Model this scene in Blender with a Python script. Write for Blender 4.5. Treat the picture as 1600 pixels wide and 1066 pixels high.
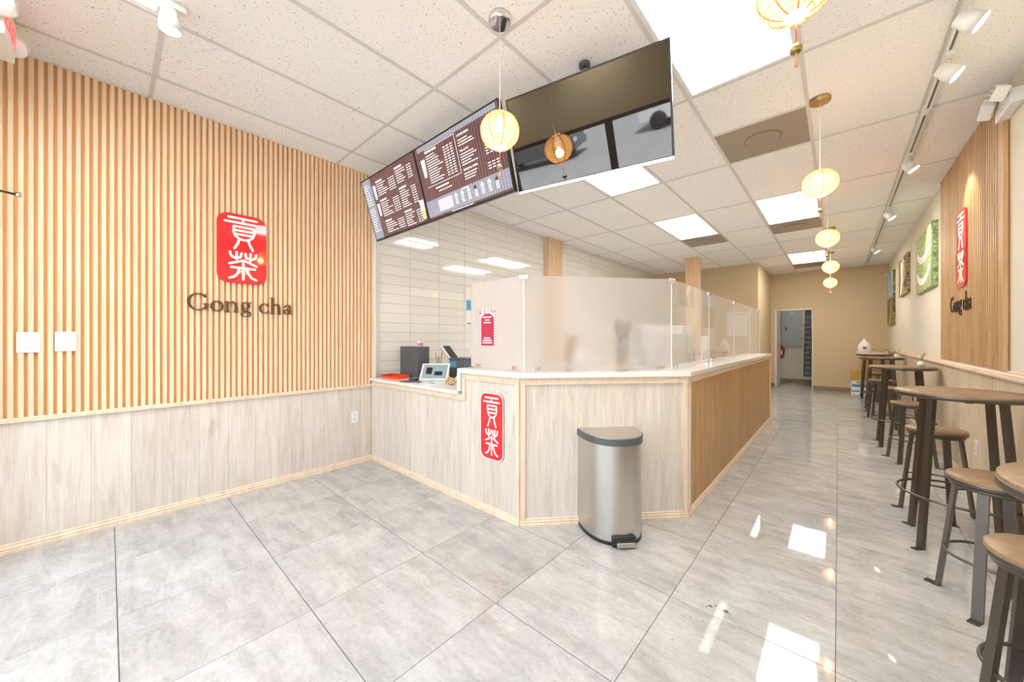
import bpy, bmesh, math, random
from mathutils import Vector, Matrix
random.seed(7)
S = bpy.context.scene
COL = S.collection
for o in list(bpy.data.objects): bpy.data.objects.remove(o)

# ------------------------------------------------------------------ camera
cd = bpy.data.cameras.new('camera'); cam = bpy.data.objects.new('camera', cd); COL.objects.link(cam)
cd.sensor_width = 36; cd.lens = 567/1600*36; cd.shift_y = -3/1600; cd.clip_start = .02
YAW = math.radians(41.97)
cam.location = (0, 0, 1.27); cam.rotation_euler = (math.radians(90), 0, YAW)
S.camera = cam
# ------------------------------------------------------------------ exposure, sky
S.view_settings.view_transform = 'Standard'; S.view_settings.look = 'None'
S.view_settings.gamma = 1; S.view_settings.use_curve_mapping = False
S.view_settings.exposure = 0.9
SKY = 2.25; PANEL = 8.2; LANTERN = .42; SPOT = 8; BULB = 6
W = bpy.data.worlds.new('world'); S.world = W; W.use_nodes = True
bg = W.node_tree.nodes['Background']; bg.inputs[0].default_value = (.80, .90, 1, 1); bg.inputs[1].default_value = SKY

sl = bpy.data.lights.new('sun', 'SUN'); sl.energy = 11; sl.angle = .01; sl.color = (1,.95,.86)
so = bpy.data.objects.new('sun', sl); COL.objects.link(so); so.rotation_euler = (math.radians(-32), math.radians(12), 0)
HC = 2.992           # ceiling height
XL, XT, XR = -3.66, -3.70, .86   # left wall face, tiled wall face, right wall face
YF, YB = -.62, 11.9              # storefront, rear wall
BOXY, BOXX = 9.8, -1.35          # partition block
# ------------------------------------------------------------------ materials
def mat(name, col=(.8,.8,.8), rough=.5, metal=0, emit=None, es=1, spec=None, coat=0, trans=0, ior=None, alpha=1):
    m = bpy.data.materials.new(name); m.use_nodes = True
    b = m.node_tree.nodes['Principled BSDF']
    b.inputs['Base Color'].default_value = (*col, 1); b.inputs['Roughness'].default_value = rough
    b.inputs['Metallic'].default_value = metal
    if emit: b.inputs['Emission Color'].default_value = (*emit, 1); b.inputs['Emission Strength'].default_value = es
    if spec is not None: b.inputs['Specular IOR Level'].default_value = spec
    if coat: b.inputs['Coat Weight'].default_value = coat; b.inputs['Coat Roughness'].default_value = .03
    if trans: b.inputs['Transmission Weight'].default_value = trans
    if ior: b.inputs['IOR'].default_value = ior
    if alpha < 1: b.inputs['Alpha'].default_value = alpha
    return m
class NT:
    def __init__(s, m): s.m = m; s.t = m.node_tree; s.n = s.t.nodes; s.b = s.n.get('Principled BSDF')
    def new(s, typ, **k):
        n = s.n.new(typ)
        for a, v in k.items(): setattr(n, a, v)
        return n
    def link(s, a, b): s.t.links.new(a, b)
    def coords(s, scale=(1,1,1), rnd=0):
        tc = s.new('ShaderNodeTexCoord'); mp = s.new('ShaderNodeMapping'); mp.inputs['Scale'].default_value = scale
        s.link(tc.outputs['Object'], mp.inputs['Vector'])
        if rnd:
            oi = s.new('ShaderNodeObjectInfo'); mu = s.new('ShaderNodeMath', operation='MULTIPLY'); mu.inputs[1].default_value = rnd
            s.link(oi.outputs['Random'], mu.inputs[0]); s.link(mu.outputs[0], mp.inputs['Location'])
        return mp.outputs[0]
    def noise(s, vec, scale=5, detail=4, rough=.5, dist=0):
        n = s.new('ShaderNodeTexNoise'); n.inputs['Scale'].default_value = scale; n.inputs['Detail'].default_value = detail
        n.inputs['Roughness'].default_value = rough; n.inputs['Distortion'].default_value = dist
        s.link(vec, n.inputs['Vector']); return n.outputs['Fac']
    def ramp(s, fac, stops):
        r = s.new('ShaderNodeValToRGB'); e = r.color_ramp.elements
        while len(e) < len(stops): e.new(.5)
        for i, (p, c) in enumerate(stops):
            e[i].position = p; e[i].color = (*c, 1) if len(c) == 3 else c
        s.link(fac, r.inputs[0]); return r.outputs[0]
    def mix(s, a, b, fac, mode='MIX'):
        m = s.new('ShaderNodeMix', data_type='RGBA', blend_type=mode)
        for sock, v in ((m.inputs[6], a), (m.inputs[7], b)):
            if isinstance(v, tuple): sock.default_value = (*v, 1)
            else: s.link(v, sock)
        if isinstance(fac, (int, float)): m.inputs[0].default_value = fac
        else: s.link(fac, m.inputs[0])
        return m.outputs[2]
    def bump(s, h, strength=.2, dist=.002):
        b = s.new('ShaderNodeBump'); b.inputs['Strength'].default_value = strength; b.inputs['Distance'].default_value = dist
        s.link(h, b.inputs['Height']); s.link(b.outputs[0], s.b.inputs['Normal'])
    def color(s, c): s.link(c, s.b.inputs['Base Color'])

def wood(name, dark, mid, light, rough=.45, var=.10, knots=True, sc=1.0, contrast=1.0):
    m = mat(name, mid, rough); n = NT(m)
    v = n.coords((9*sc, 9*sc, .7*sc), 37)
    f = n.noise(v, 3.2, 6, .62, .6)
    c = n.ramp(f, [(.28, dark), (.5, mid), (.72, light)])
    v2 = n.coords((60*sc, 60*sc, 1.6*sc), 11)
    g = n.noise(v2, 3, 4, .7)
    fine = n.ramp(g, [(.35, (.72,.68,.62)), (.55, (1,1,1))])
    c = n.mix(c, fine, .30*contrast, 'MULTIPLY')
    if knots:
        v3 = n.coords((6*sc, 6*sc, 1.5*sc), 23)
        k = n.noise(v3, 1.7, 2, .5, .3)
        kk = n.ramp(k, [(.69, (0,0,0)), (.80, (.55,.55,.55))])
        c = n.mix(c, tuple(x*.72 for x in dark), kk)
    oi = n.new('ShaderNodeObjectInfo'); r = n.ramp(oi.outputs['Random'], [(0, (1-var,)*3), (1, (1,1,1))])
    c = n.mix(c, r, 1, 'MULTIPLY'); n.color(c); n.bump(g, .12, .001)
    return m
M = {}
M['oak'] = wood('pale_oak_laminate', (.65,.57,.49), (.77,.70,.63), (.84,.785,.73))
M['oak_strip_lit'] = wood('warm_lit_oak_strip', (.44,.25,.09), (.60,.38,.165), (.68,.47,.24), var=.18, knots=False)  # warm lamp light on the counter's long side is put into this wood colour
M['oak_right'] = wood('warm_oak_laminate', (.58,.46,.31), (.72,.60,.44), (.80,.70,.55), var=.1)
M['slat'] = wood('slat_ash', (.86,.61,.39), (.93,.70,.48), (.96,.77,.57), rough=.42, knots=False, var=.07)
M['slat_back'] = mat('slat_backing', (.70,.38,.16), .6)
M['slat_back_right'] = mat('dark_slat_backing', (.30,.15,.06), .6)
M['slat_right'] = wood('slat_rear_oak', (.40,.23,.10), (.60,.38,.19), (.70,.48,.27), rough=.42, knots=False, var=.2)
M['pine'] = wood('pine_moulding', (.74,.56,.40), (.85,.70,.55), (.90,.78,.65), rough=.4, knots=False, var=.04)
M['oak_top'] = wood('walnut_top', (.22,.14,.07), (.29,.19,.105), (.34,.235,.14), rough=.35, knots=False, var=.1, sc=.8)

def tile_floor():
    m = mat('porcelain_floor', (.6,.6,.58), .07, spec=.5); n = NT(m)
    v = n.coords((1,1,1), 53)
    a = n.noise(v, 3.4, 10, .70, .25)
    v2 = n.coords((1.2,5.0,1), 29); b = n.noise(v2, 2.4, 8, .68, .6)
    c = n.ramp(a, [(.36, (.45,.46,.47)), (.50, (.535,.545,.555)), (.66, (.61,.62,.63))])
    d = n.ramp(b, [(.38, (.78,.77,.75)), (.56, (1,1,1))])
    c = n.mix(c, d, .8, 'MULTIPLY')
    f = n.noise(n.coords((1,1.4,1), 7), 42, 6, .8)
    c = n.mix(c, n.ramp(f, [(.36, (.76,.76,.75)), (.52, (1,1,1))]), .6, 'MULTIPLY')
    oi = n.new('ShaderNodeObjectInfo'); c = n.mix(c, n.ramp(oi.outputs['Random'], [(0, (.92,.91,.89)), (1, (1,1,1))]), 1, 'MULTIPLY')
    n.color(c)
    rr = n.new('ShaderNodeMapRange'); rr.inputs[3].default_value = .015; rr.inputs[4].default_value = .05
    n.link(a, rr.inputs[0]); n.link(rr.outputs[0], n.b.inputs['Roughness'])
    return m
M['floor'] = tile_floor()
M['grout'] = mat('floor_grout', (.10,.10,.10), .8)
def acoustic():
    m = mat('acoustic_tile', (.89,.885,.875), .9, spec=.1); n = NT(m)
    v = n.coords((1,1,1), 19)
    vo = n.new('ShaderNodeTexNoise'); vo.inputs['Scale'].default_value = 95; vo.inputs['Detail'].default_value = 2; n.link(v, vo.inputs['Vector'])
    c = n.ramp(vo.outputs['Fac'], [(.29, (.38,.37,.36)), (.36, (.91,.905,.895))])
    n.color(c); n.bump(vo.outputs['Fac'], .15, .002); return m
M['acoustic'] = acoustic()
M['tee'] = mat('painted_tee', (.66,.65,.63), .45)
M['white_paint'] = mat('white_paint', (.80,.80,.78), .4)
def plaster(name, c1, c2, sc=30, b=.1):
    m = mat(name, c1, .75, spec=.25); n = NT(m); f = n.noise(n.coords(), sc, 5, .6)
    n.color(n.ramp(f, [(.35, c1), (.65, c2)])); n.bump(f, b, .002); return m
M['beige'] = plaster('beige_wall_paint', (.66,.52,.33), (.69,.55,.36))
M['cream'] = plaster('textured_cream_wallcovering', (.74,.68,.55), (.82,.77,.66), 120, .3)
M['brown_wall'] = plaster('taupe_wall_paint', (.62,.50,.32), (.64,.52,.34))
M['base'] = mat('vinyl_cove_base', (.30,.22,.13), .5)
def wall_tile():
    m = mat('glazed_white_tile', (.84,.82,.77), .06, coat=.3); n = NT(m)
    oi = n.new('ShaderNodeObjectInfo'); n.color(n.ramp(oi.outputs['Random'], [(0, (.80,.78,.73)), (1, (.86,.84,.80))])); return m
M['wtile'] = wall_tile()
M['wgrout'] = mat('tile_grout', (.42,.40,.36), .9)
M['quartz'] = mat('white_quartz', (.86,.85,.83), .12)
M['steel'] = mat('brushed_steel', (.62,.60,.57), .28, 1)
M['dsteel'] = mat('dark_gunmetal', (.15,.135,.12), .30, .85)
M['chrome'] = mat('chrome', (.75,.75,.76), .08, 1)
M['brass'] = mat('aged_brass', (.42,.30,.14), .3, 1)
M['black'] = mat('black_plastic', (.02,.02,.022), .35)
M['grey_pl'] = mat('charcoal_plastic', (.10,.105,.115), .45)
M['white_pl'] = mat('white_plastic', (.82,.82,.82), .3)
M['red_acr'] = mat('red_acrylic', (.80,.015,.025), .05, coat=.5)
M['white_print'] = mat('white_print', (.92,.88,.88), .3)
M['brown_let'] = mat('bronze_letter', (.13,.075,.03), .35, .3)
M['dark_let'] = mat('espresso_letter', (.03,.02,.012), .35)
M['red_pl'] = mat('red_plastic', (.85,.07,.03), .3)
M['red_paint'] = mat('extinguisher_red', (.70,.02,.02), .25)
M['pink'] = mat('poster_crimson', (.52,.035,.085), .35)
M['white_paper'] = mat('paper_white', (.88,.87,.85), .6)
M['cardboard'] = mat('cardboard', (.62,.38,.12), .75)
M['blue_print'] = mat('blue_print', (.10,.32,.48), .5)
M['green_print'] = mat('green_print', (.05,.25,.15), .5)
M['leaf'] = mat('leaf_green', (.16,.28,.05), .5)
M['panel_grey'] = mat('grey_enamel', (.50,.56,.57), .35)
M['vent'] = mat('taupe_vent', (.33,.28,.225), .5)
M['kraft'] = mat('kraft_brown', (.50,.28,.13), .6)
M['coil'] = mat('tan_cord', (.66,.44,.22), .6)
M['navy'] = mat('navy_plastic', (.03,.05,.12), .4)
M['asphalt'] = plaster('asphalt', (.38,.38,.39), (.48,.48,.49), 4, 0)
M['diffuser'] = mat('light_diffuser', (.9,.9,.88), .5, emit=(1, .96, .90), es=PANEL)
M['led'] = mat('led_lens', (1,1,1), .3, emit=(1,.96,.88), es=SPOT)
def paper():
    m = mat('lantern_paper', (.80,.62,.36), .7, emit=(1,.66,.30), es=LANTERN); n = NT(m)
    tc = n.new('ShaderNodeTexCoord'); sp = n.new('ShaderNodeSeparateXYZ'); n.link(tc.outputs['Object'], sp.inputs[0])
    f = n.noise(n.coords(), 60, 3, .6)
    c = n.ramp(f, [(.3, (1,.52,.17)), (.7, (1,.66,.27))]); n.link(c, n.b.inputs['Emission Color'])
    tp = n.new('ShaderNodeBsdfTransparent'); tp.inputs[0].default_value = (1,.85,.6,1); mx = n.new('ShaderNodeMixShader'); mx.inputs[0].default_value = .22
    n.link(n.b.outputs[0], mx.inputs[1]); n.link(tp.outputs[0], mx.inputs[2]); n.link(mx.outputs[0], n.n['Material Output'].inputs[0]); return m
M['paper'] = paper()
M['paper_rib'] = mat('bamboo_rib', (.55,.30,.10), .6, emit=(.8,.36,.1), es=.12)
M['screen_off'] = mat('dark_screen_glass', (.012,.010,.008), .02, spec=1.0, coat=1.0)
M['screen_off'].node_tree.nodes['Principled BSDF'].inputs['IOR'].default_value = 1.5
M['screen_off'].node_tree.nodes['Principled BSDF'].inputs['Coat IOR'].default_value = 1.45
def screen(name, ca, cb):
    m = mat(name, (.03,.02,.02), .05, coat=.6); n = NT(m)
    w = n.new('ShaderNodeTexWave'); w.wave_type = 'BANDS'; w.bands_direction = 'X'; w.inputs['Scale'].default_value = 12; w.inputs['Distortion'].default_value = 0
    n.link(n.coords(), w.inputs['Vector'])
    c = n.ramp(w.outputs['Fac'], [(.3, ca), (.7, cb)])
    n.link(c, n.b.inputs['Emission Color']); n.b.inputs['Emission Strength'].default_value = 1; return m
M['screen'] = screen('menu_screen_maroon', (.055,.022,.026), (.12,.06,.065))
M['screen_grey'] = screen('menu_screen_grey_band', (.17,.18,.22), (.26,.28,.33))
M['screen_text'] = mat('menu_lit_text', (.5,.5,.5), .4, emit=(.80,.78,.78), es=.7)
M['screen_green'] = mat('menu_lit_green', (.4,.4,.4), .4, emit=(.55,.62,.50), es=.75)
M['screen_yel'] = mat('menu_lit_yellow', (.5,.4,.1), .4, emit=(.75,.55,.08), es=.8)
M['screen_dark'] = mat('menu_lit_dark', (.05,.03,.03), .4, emit=(.08,.04,.03), es=.5)
M['exit_red'] = mat('exit_lit_red', (.8,.05,.05), .4, emit=(1,.06,.05), es=.9)
M['lens'] = mat('clear_lens', (.85,.87,.88), .12, spec=.8)
M['led_chip'] = mat('led_chip', (.50,.52,.53), .15, spec=.8)
M['car_paint'] = mat('white_car_paint', (.75,.77,.8), .15, coat=1)
M['car_dark'] = mat('dark_car_paint', (.06,.06,.07), .15, coat=1)
M['car_glass'] = mat('car_glass', (.02,.025,.03), .05)
M['hedge'] = plaster('hedge_green', (.03,.07,.02), (.10,.16,.05), 3, 0)
M['ink_blue'] = mat('tile_sticker_blue', (.10,.40,.62), .4)
def front_fresnel(t):
    fr = t.nodes.new('ShaderNodeFresnel'); fr.inputs[0].default_value = 1.45
    ge = t.nodes.new('ShaderNodeNewGeometry'); iv = t.nodes.new('ShaderNodeMath'); iv.operation = 'SUBTRACT'; iv.inputs[0].default_value = 1
    t.links.new(ge.outputs['Backfacing'], iv.inputs[1]); mu = t.nodes.new('ShaderNodeMath'); mu.operation = 'MULTIPLY'
    t.links.new(fr.outputs[0], mu.inputs[0]); t.links.new(iv.outputs[0], mu.inputs[1]); return mu
def glass_clear():
    m = bpy.data.materials.new('acrylic_clear'); m.use_nodes = True; t = m.node_tree; t.nodes.clear()
    o = t.nodes.new('ShaderNodeOutputMaterial'); tr = t.nodes.new('ShaderNodeBsdfTransparent'); gl = t.nodes.new('ShaderNodeBsdfGlossy')
    gl.inputs['Roughness'].default_value = .03; df = t.nodes.new('ShaderNodeBsdfTranslucent'); df.inputs[0].default_value = (.9,.88,.85,1)
    d2 = t.nodes.new('ShaderNodeBsdfDiffuse'); d2.inputs[0].default_value = (.86,.84,.80,1)
    md = t.nodes.new('ShaderNodeMixShader'); t.links.new(df.outputs[0], md.inputs[1]); t.links.new(d2.outputs[0], md.inputs[2])
    fr = front_fresnel(t)
    m1 = t.nodes.new('ShaderNodeMixShader'); m1.inputs[0].default_value = .28
    t.links.new(tr.outputs[0], m1.inputs[1]); t.links.new(md.outputs[0], m1.inputs[2])
    m2 = t.nodes.new('ShaderNodeMixShader'); t.links.new(fr.outputs[0], m2.inputs[0]); t.links.new(m1.outputs[0], m2.inputs[1]); t.links.new(gl.outputs[0], m2.inputs[2])
    t.links.new(m2.outputs[0], o.inputs[0]); return m
M['acrylic'] = glass_clear()
def window_glass():
    m = bpy.data.materials.new('window_glass'); m.use_nodes = True; t = m.node_tree; t.nodes.clear()
    o = t.nodes.new('ShaderNodeOutputMaterial'); tr = t.nodes.new('ShaderNodeBsdfTransparent'); gl = t.nodes.new('ShaderNodeBsdfGlossy')
    gl.inputs['Roughness'].default_value = .0; tr.inputs[0].default_value = (.96,.96,.96,1)
    fr = front_fresnel(t)
    m2 = t.nodes.new('ShaderNodeMixShader'); t.links.new(fr.outputs[0], m2.inputs[0]); t.links.new(tr.outputs[0], m2.inputs[1]); t.links.new(gl.outputs[0], m2.inputs[2])
    t.links.new(m2.outputs[0], o.inputs[0]); return m
M['wglass'] = window_glass()
def glass_frost(name, flute=False):
    m = bpy.data.materials.new(name); m.use_nodes = True; t = m.node_tree; n = NT(m)
    b = n.b; b.inputs['Base Color'].default_value = (.95,.93,.92,1); b.inputs['Transmission Weight'].default_value = 1
    b.inputs['Roughness'].default_value = .24; b.inputs['IOR'].default_value = 1.12
    if flute:
        w = n.new('ShaderNodeTexWave'); w.wave_type = 'BANDS'; w.bands_direction = 'X'; w.inputs['Scale'].default_value = 22
        n.link(n.coords(), w.inputs['Vector']); n.bump(w.outputs['Fac'], .5, .003)
    else:
        f = n.noise(n.coords(), 120, 2, .5); n.bump(f, .12, .001)
        g = n.noise(n.coords(), 3, 3, .6); r = n.new('ShaderNodeMapRange'); r.inputs[1].default_value = .35; r.inputs[2].default_value = .65
        r.inputs[3].default_value = .22; r.inputs[4].default_value = .34; b.inputs['Roughness'].default_value = .31
    d = t.nodes.new('ShaderNodeBsdfDiffuse'); d.inputs[0].default_value = (.88,.85,.84,1)
    tl = t.nodes.new('ShaderNodeBsdfTranslucent'); tl.inputs[0].default_value = (.90,.86,.84,1)
    md = t.nodes.new('ShaderNodeMixShader'); t.links.new(d.outputs[0], md.inputs[1]); t.links.new(tl.outputs[0], md.inputs[2])
    mx = t.nodes.new('ShaderNodeMixShader'); mx.inputs[0].default_value = .25 if not flute else .5
    o = t.nodes['Material Output']; t.links.new(b.outputs[0], mx.inputs[1]); t.links.new(md.outputs[0], mx.inputs[2]); t.links.new(mx.outputs[0], o.inputs[0])
    return m
M['frost'] = glass_frost('frosted_glass'); M['fluted'] = glass_frost('fluted_glass', True)
def canvas_leaf(name, c1, c2, c3, sc):
    m = mat(name, c1, .6); n = NT(m)
    v = n.new('ShaderNodeTexVoronoi'); v.inputs['Scale'].default_value = sc; n.link(n.coords(), v.inputs['Vector'])
    n.color(n.ramp(v.outputs['Distance'], [(.05, c1), (.4, c2), (.8, c3)])); return m
M['tea'] = canvas_leaf('printed_tea_leaves', (.78,.82,.50), (.46,.55,.24), (.18,.27,.08), 34)
M['tea2'] = canvas_leaf('printed_dry_tea', (.60,.55,.30), (.35,.30,.12), (.10,.08,.03), 30)
M['field'] = canvas_leaf('printed_field', (.50,.48,.10), (.25,.22,.06), (.05,.04,.02), 16)
M['skyprint'] = canvas_leaf('printed_sky', (.45,.58,.70), (.25,.40,.58), (.60,.68,.75), 3)
M['brownprint'] = canvas_leaf('printed_dark_wood', (.16,.09,.06), (.22,.13,.09), (.1,.06,.04), 8)

# ------------------------------------------------------------------ helpers
def link(name, me, m=None, parent=None, loc=None, rz=None):
    o = bpy.data.objects.new(name, me); COL.objects.link(o)
    if m is not None and me is not None and len(me.materials) == 0: me.materials.append(M[m] if isinstance(m, str) else m)
    if parent: o.parent = parent
    if loc is not None: o.location = loc
    if rz is not None: o.rotation_euler = (0, 0, rz)
    return o
class MB:
    def __init__(s): s.b = bmesh.new()
    def box(s, x0, y0, z0, x1, y1, z1, mtx=None):
        c = [(x0,y0,z0),(x1,y0,z0),(x1,y1,z0),(x0,y1,z0),(x0,y0,z1),(x1,y0,z1),(x1,y1,z1),(x0,y1,z1)]
        v = [s.b.verts.new(mtx @ Vector(p) if mtx else p) for p in c]
        for f in ((0,3,2,1),(4,5,6,7),(0,1,5,4),(1,2,6,5),(2,3,7,6),(3,0,4,7)): s.b.faces.new([v[i] for i in f])
        return s
    def prism(s, poly, z0, z1, mtx=None):
        f = (lambda p: mtx @ Vector(p)) if mtx else (lambda p: p)
        a = [s.b.verts.new(f((x,y,z0))) for x, y in poly]; b = [s.b.verts.new(f((x,y,z1))) for x, y in poly]
        s.b.faces.new(a[::-1]); s.b.faces.new(b); n = len(poly)
        for i in range(n): s.b.faces.new((a[i], a[(i+1)%n], b[(i+1)%n], b[i]))
        return s
    def lathe(s, prof, n=32, c=(0,0,0), mtx=None, cap=True):
        rings = []
        for r, z in prof:
            ring = []
            for i in range(n):
                a = 2*math.pi*i/n; p = Vector((c[0]+r*math.cos(a), c[1]+r*math.sin(a), c[2]+z))
                ring.append(s.b.verts.new(mtx @ p if mtx else p))
            rings.append(ring)
        for k in range(len(rings)-1):
            for i in range(n):
                j = (i+1) % n; f = s.b.faces.new((rings[k][i], rings[k][j], rings[k+1][j], rings[k+1][i])); f.smooth = True
        if cap:
            if prof[0][0] > 1e-5: s.b.faces.new(rings[0][::-1])
            if prof[-1][0] > 1e-5: s.b.faces.new(rings[-1])
        return s
    def tube(s, pts, r, n=8, closed=False):
        pts = [Vector(p) for p in pts]; rings = []; m = len(pts); up = None
        for k, p in enumerate(pts):
            if closed: d = pts[(k+1)%m] - pts[k-1]
            else: d = pts[min(k+1,m-1)] - pts[max(k-1,0)]
            d.normalize()
            if up is None: up = Vector((0,0,1)) if abs(d.z) < .9 else Vector((1,0,0))
            u = d.cross(up).normalized(); w = u.cross(d).normalized(); up = w
            rr = r[k] if isinstance(r, (list, tuple)) else r
            rings.append([s.b.verts.new(p + rr*(math.cos(2*math.pi*i/n)*u + math.sin(2*math.pi*i/n)*w)) for i in range(n)])
        K = m if closed else m-1
        for k in range(K):
            a, b = rings[k], rings[(k+1)%m]
            for i in range(n):
                f = s.b.faces.new((a[i], a[(i+1)%n], b[(i+1)%n], b[i])); f.smooth = True
        if not closed: s.b.faces.new(rings[0][::-1]); s.b.faces.new(rings[-1])
        return s
    def ring(s, R, r, z, c=(0,0), n=40, k=8):
        return s.tube([(c[0]+R*math.cos(2*math.pi*i/n), c[1]+R*math.sin(2*math.pi*i/n), z) for i in range(n)], r, k, True)
    def me(s, name, recalc=True, clean=True):
        if clean: bmesh.ops.remove_doubles(s.b, verts=s.b.verts, dist=1e-6)
        if recalc: bmesh.ops.recalc_face_normals(s.b, faces=s.b.faces)
        m = bpy.data.meshes.new(name); s.b.to_mesh(m); s.b.free(); return m
    def obj(s, name, m, parent=None, loc=None, rz=None): return link(name, s.me(name), m, parent, loc, rz)
def bev(o, w=.003, seg=2):
    md = o.modifiers.new('bevel', 'BEVEL'); md.width = w; md.segments = seg; md.limit_method = 'ANGLE'; md.angle_limit = .7; return o
def box(name, m, x0, y0, z0, x1, y1, z1, parent=None, bw=0, loc=None, rz=None):
    o = MB().box(x0,y0,z0,x1,y1,z1).obj(name, m, parent, loc, rz)
    if bw: bev(o, bw)
    return o
def tag(o, label, cat, group=None):
    o['label'] = label; o['category'] = cat
    if group: o['group'] = group
    return o
def thing(name, label, cat, loc=(0,0,0), rz=0, group=None):
    o = bpy.data.objects.new(name, None); COL.objects.link(o); o.location = loc; o.rotation_euler = (0,0,rz); o.empty_display_size = .1
    return tag(o, label, cat, group)
def struct(o): o['kind'] = 'structure'; return o
def dup(root, loc, rz, label, group=None):
    r = root.copy(); COL.objects.link(r); r.location = loc; r.rotation_euler = (0,0,rz); r['label'] = label
    if group: r['group'] = group
    for ch in list(root.children):
        c = ch.copy(); COL.objects.link(c); c.parent = r
        for g in list(ch.children):
            d = g.copy(); COL.objects.link(d); d.parent = c
    return r
def plank_mesh(w, t, h, ch=.0008):
    # width local x (centred), thickness local y from 0 (back) to -t (face), height z from 0; chamfered face edges
    b = MB(); p = [(-w/2, 0), (w/2, 0), (w/2, -t+ch), (w/2-ch, -t), (-w/2+ch, -t), (-w/2, -t+ch)]
    b.prism([(x, y) for x, y in p][::-1], 0, h); return b.me('plank')
def tile_mesh(w, h, t, ch=.002):
    b = bmesh.new()
    a = [b.verts.new((x*w/2, y*h/2, -t)) for x, y in ((-1,-1),(1,-1),(1,1),(-1,1))]
    c = [b.verts.new((x*w/2, y*h/2, -ch)) for x, y in ((-1,-1),(1,-1),(1,1),(-1,1))]
    d = [b.verts.new((x*(w/2-ch), y*(h/2-ch), 0)) for x, y in ((-1,-1),(1,-1),(1,1),(-1,1))]
    b.faces.new(a[::-1]); b.faces.new(d)
    for i in range(4):
        j = (i+1) % 4; b.faces.new((a[i], a[j], c[j], c[i])); b.faces.new((c[i], c[j], d[j], d[i]))
    m = bpy.data.meshes.new('tile'); b.to_mesh(m); b.free(); return m

# ================================================================== STRUCTURE
# ---- floor
fl = struct(box('floor', 'grout', XT-.1, YF-.1, -.12, XR+.1, 14.0, -.0022))
P = .6096; tm = tile_mesh(P-.004, P-.004, .0021, .0006); tm.materials.append(M['floor'])
xs = [-.008 - .6085*k for k in range(-2, 7)]; ys = [.027 + .6096*k for k in range(-2, 24)]
cache = {}
for x in xs:
    for y in ys:
        x0, x1 = max(x-P, XT), min(x, XR); y0, y1 = max(y-P, YF), min(y, 13.6)
        if x1-x0 < .05 or y1-y0 < .02: continue
        if x1 < -.9 and y0 > 2.5 and y1 < 9.7 : continue      # behind the counter
        if x1 < -1.4 and y0 > 9.6: continue
        k = (round(x1-x0,3), round(y1-y0,3))
        if k not in cache:
            mm = tile_mesh(k[0]-.004, k[1]-.004, .0021, .0006); mm.materials.append(M['floor']); cache[k] = mm
        link('tile', cache[k], None, fl, ((x0+x1)/2, (y0+y1)/2, 0))
kf = struct(box('floor', 'quartz', XT, 2.56, -.0021, -.93, 9.8, -.001)); kf.name = 'floor_kitchen'
# ---- ceiling
ce = struct(box('ceiling', 'white_paint', XT-.1, YF-.1, HC+.12, XR+.1, 14.0, HC+.3))
gx = [-4.0, -3.328, -2.696, -2.064, -1.432, -.80, -.168, .464, XR+.02]
gy = [-1.0, .2, 1.495, 2.79, 4.085, 5.38, 6.675, 7.97, 9.265, 10.56, YB+.02]
TW = .024
halves = {(5,2):'L', (5,3):'hv', (2,0):'L', (4,0):'L', (5,5):'L', (5,6):'vh', (5,8):'L', (5,9):'vh', (3,5):'L', (3,6):'vh', (3,3):'hl'}  # front-row light panels are added out of view to brighten the left wall
panel_cache = {}
def ceil_panel(x0, x1, y0, y1):
    x0 = max(x0, XT); x1 = min(x1, XR); y0 = max(y0, YF); y1 = min(y1, YB)
    if x1-x0 < .03 or y1-y0 < .03: return
    k = (round(x1-x0,3), round(y1-y0,3))
    if k not in panel_cache:
        mb = MB().box(-(x1-x0)/2+.001, -(y1-y0)/2+.001, 0, (x1-x0)/2-.001, (y1-y0)/2-.001, .015).me('ceiling_panel'); mb.materials.append(M['acoustic']); panel_cache[k] = mb
    link('ceiling_panel', panel_cache[k], None, ce, ((x0+x1)/2, (y0+y1)/2, HC+.002))
lights = []; vents = []
def cell(kind, x0, x1, y0, y1):
    if kind == 't': ceil_panel(x0, x1, y0, y1)
    elif kind == 'L': lights.append((x0, x1, y0, y1))
    elif kind == 'v': vents.append((x0, x1, y0, y1))
teebars = []
for i in range(8):
    for j in range(10):
        x0, x1, y0, y1 = gx[i], gx[i+1], gy[j], gy[j+1]
        h = halves.get((i, j), 't'); ym = (y0+y1)/2 if y1-y0 > 1.2 else y0+.6
        if h in ('t', 'L'): cell(h, x0, x1, y0, y1)
        elif h == 'hv': cell('t', x0, x1, y0, ym); cell('v', x0, x1, ym, y1)
        elif h == 'vh': cell('v', x0, x1, y0, ym); cell('t', x0, x1, ym, y1)
        elif h == 'hl': cell('L', x0, x1, ym-.0, y1) if False else (cell('L', x0, x1, y0+.57, y1), cell('t', x0, x1, y0, y0+.57))
        if h in ('hv', 'vh'): teebars.append((x0, x1, ym))
        if h == 'hl': teebars.append((x0, x1, y0+.57))
for x in gx[1:-1]:
    box('ceiling_tee', 'tee', -TW/2, YF, -.003, TW/2, YB, .004, ce, loc=(x, 0, HC))
for y in gy[1:-1]:
    for i in range(8):
        x0, x1 = max(gx[i], XT)+TW/2, min(gx[i+1], XR)-TW/2
        if x1-x0 > .03: box('ceiling_tee', 'tee', x0, -TW/2, -.002, x1, TW/2, .004, ce, loc=(0, y, HC))
for x0, x1, y in teebars: box('ceiling_tee', 'tee', x0+TW/2, -TW/2, -.002, x1-TW/2, TW/2, .004, ce, loc=(0, y, HC))
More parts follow.
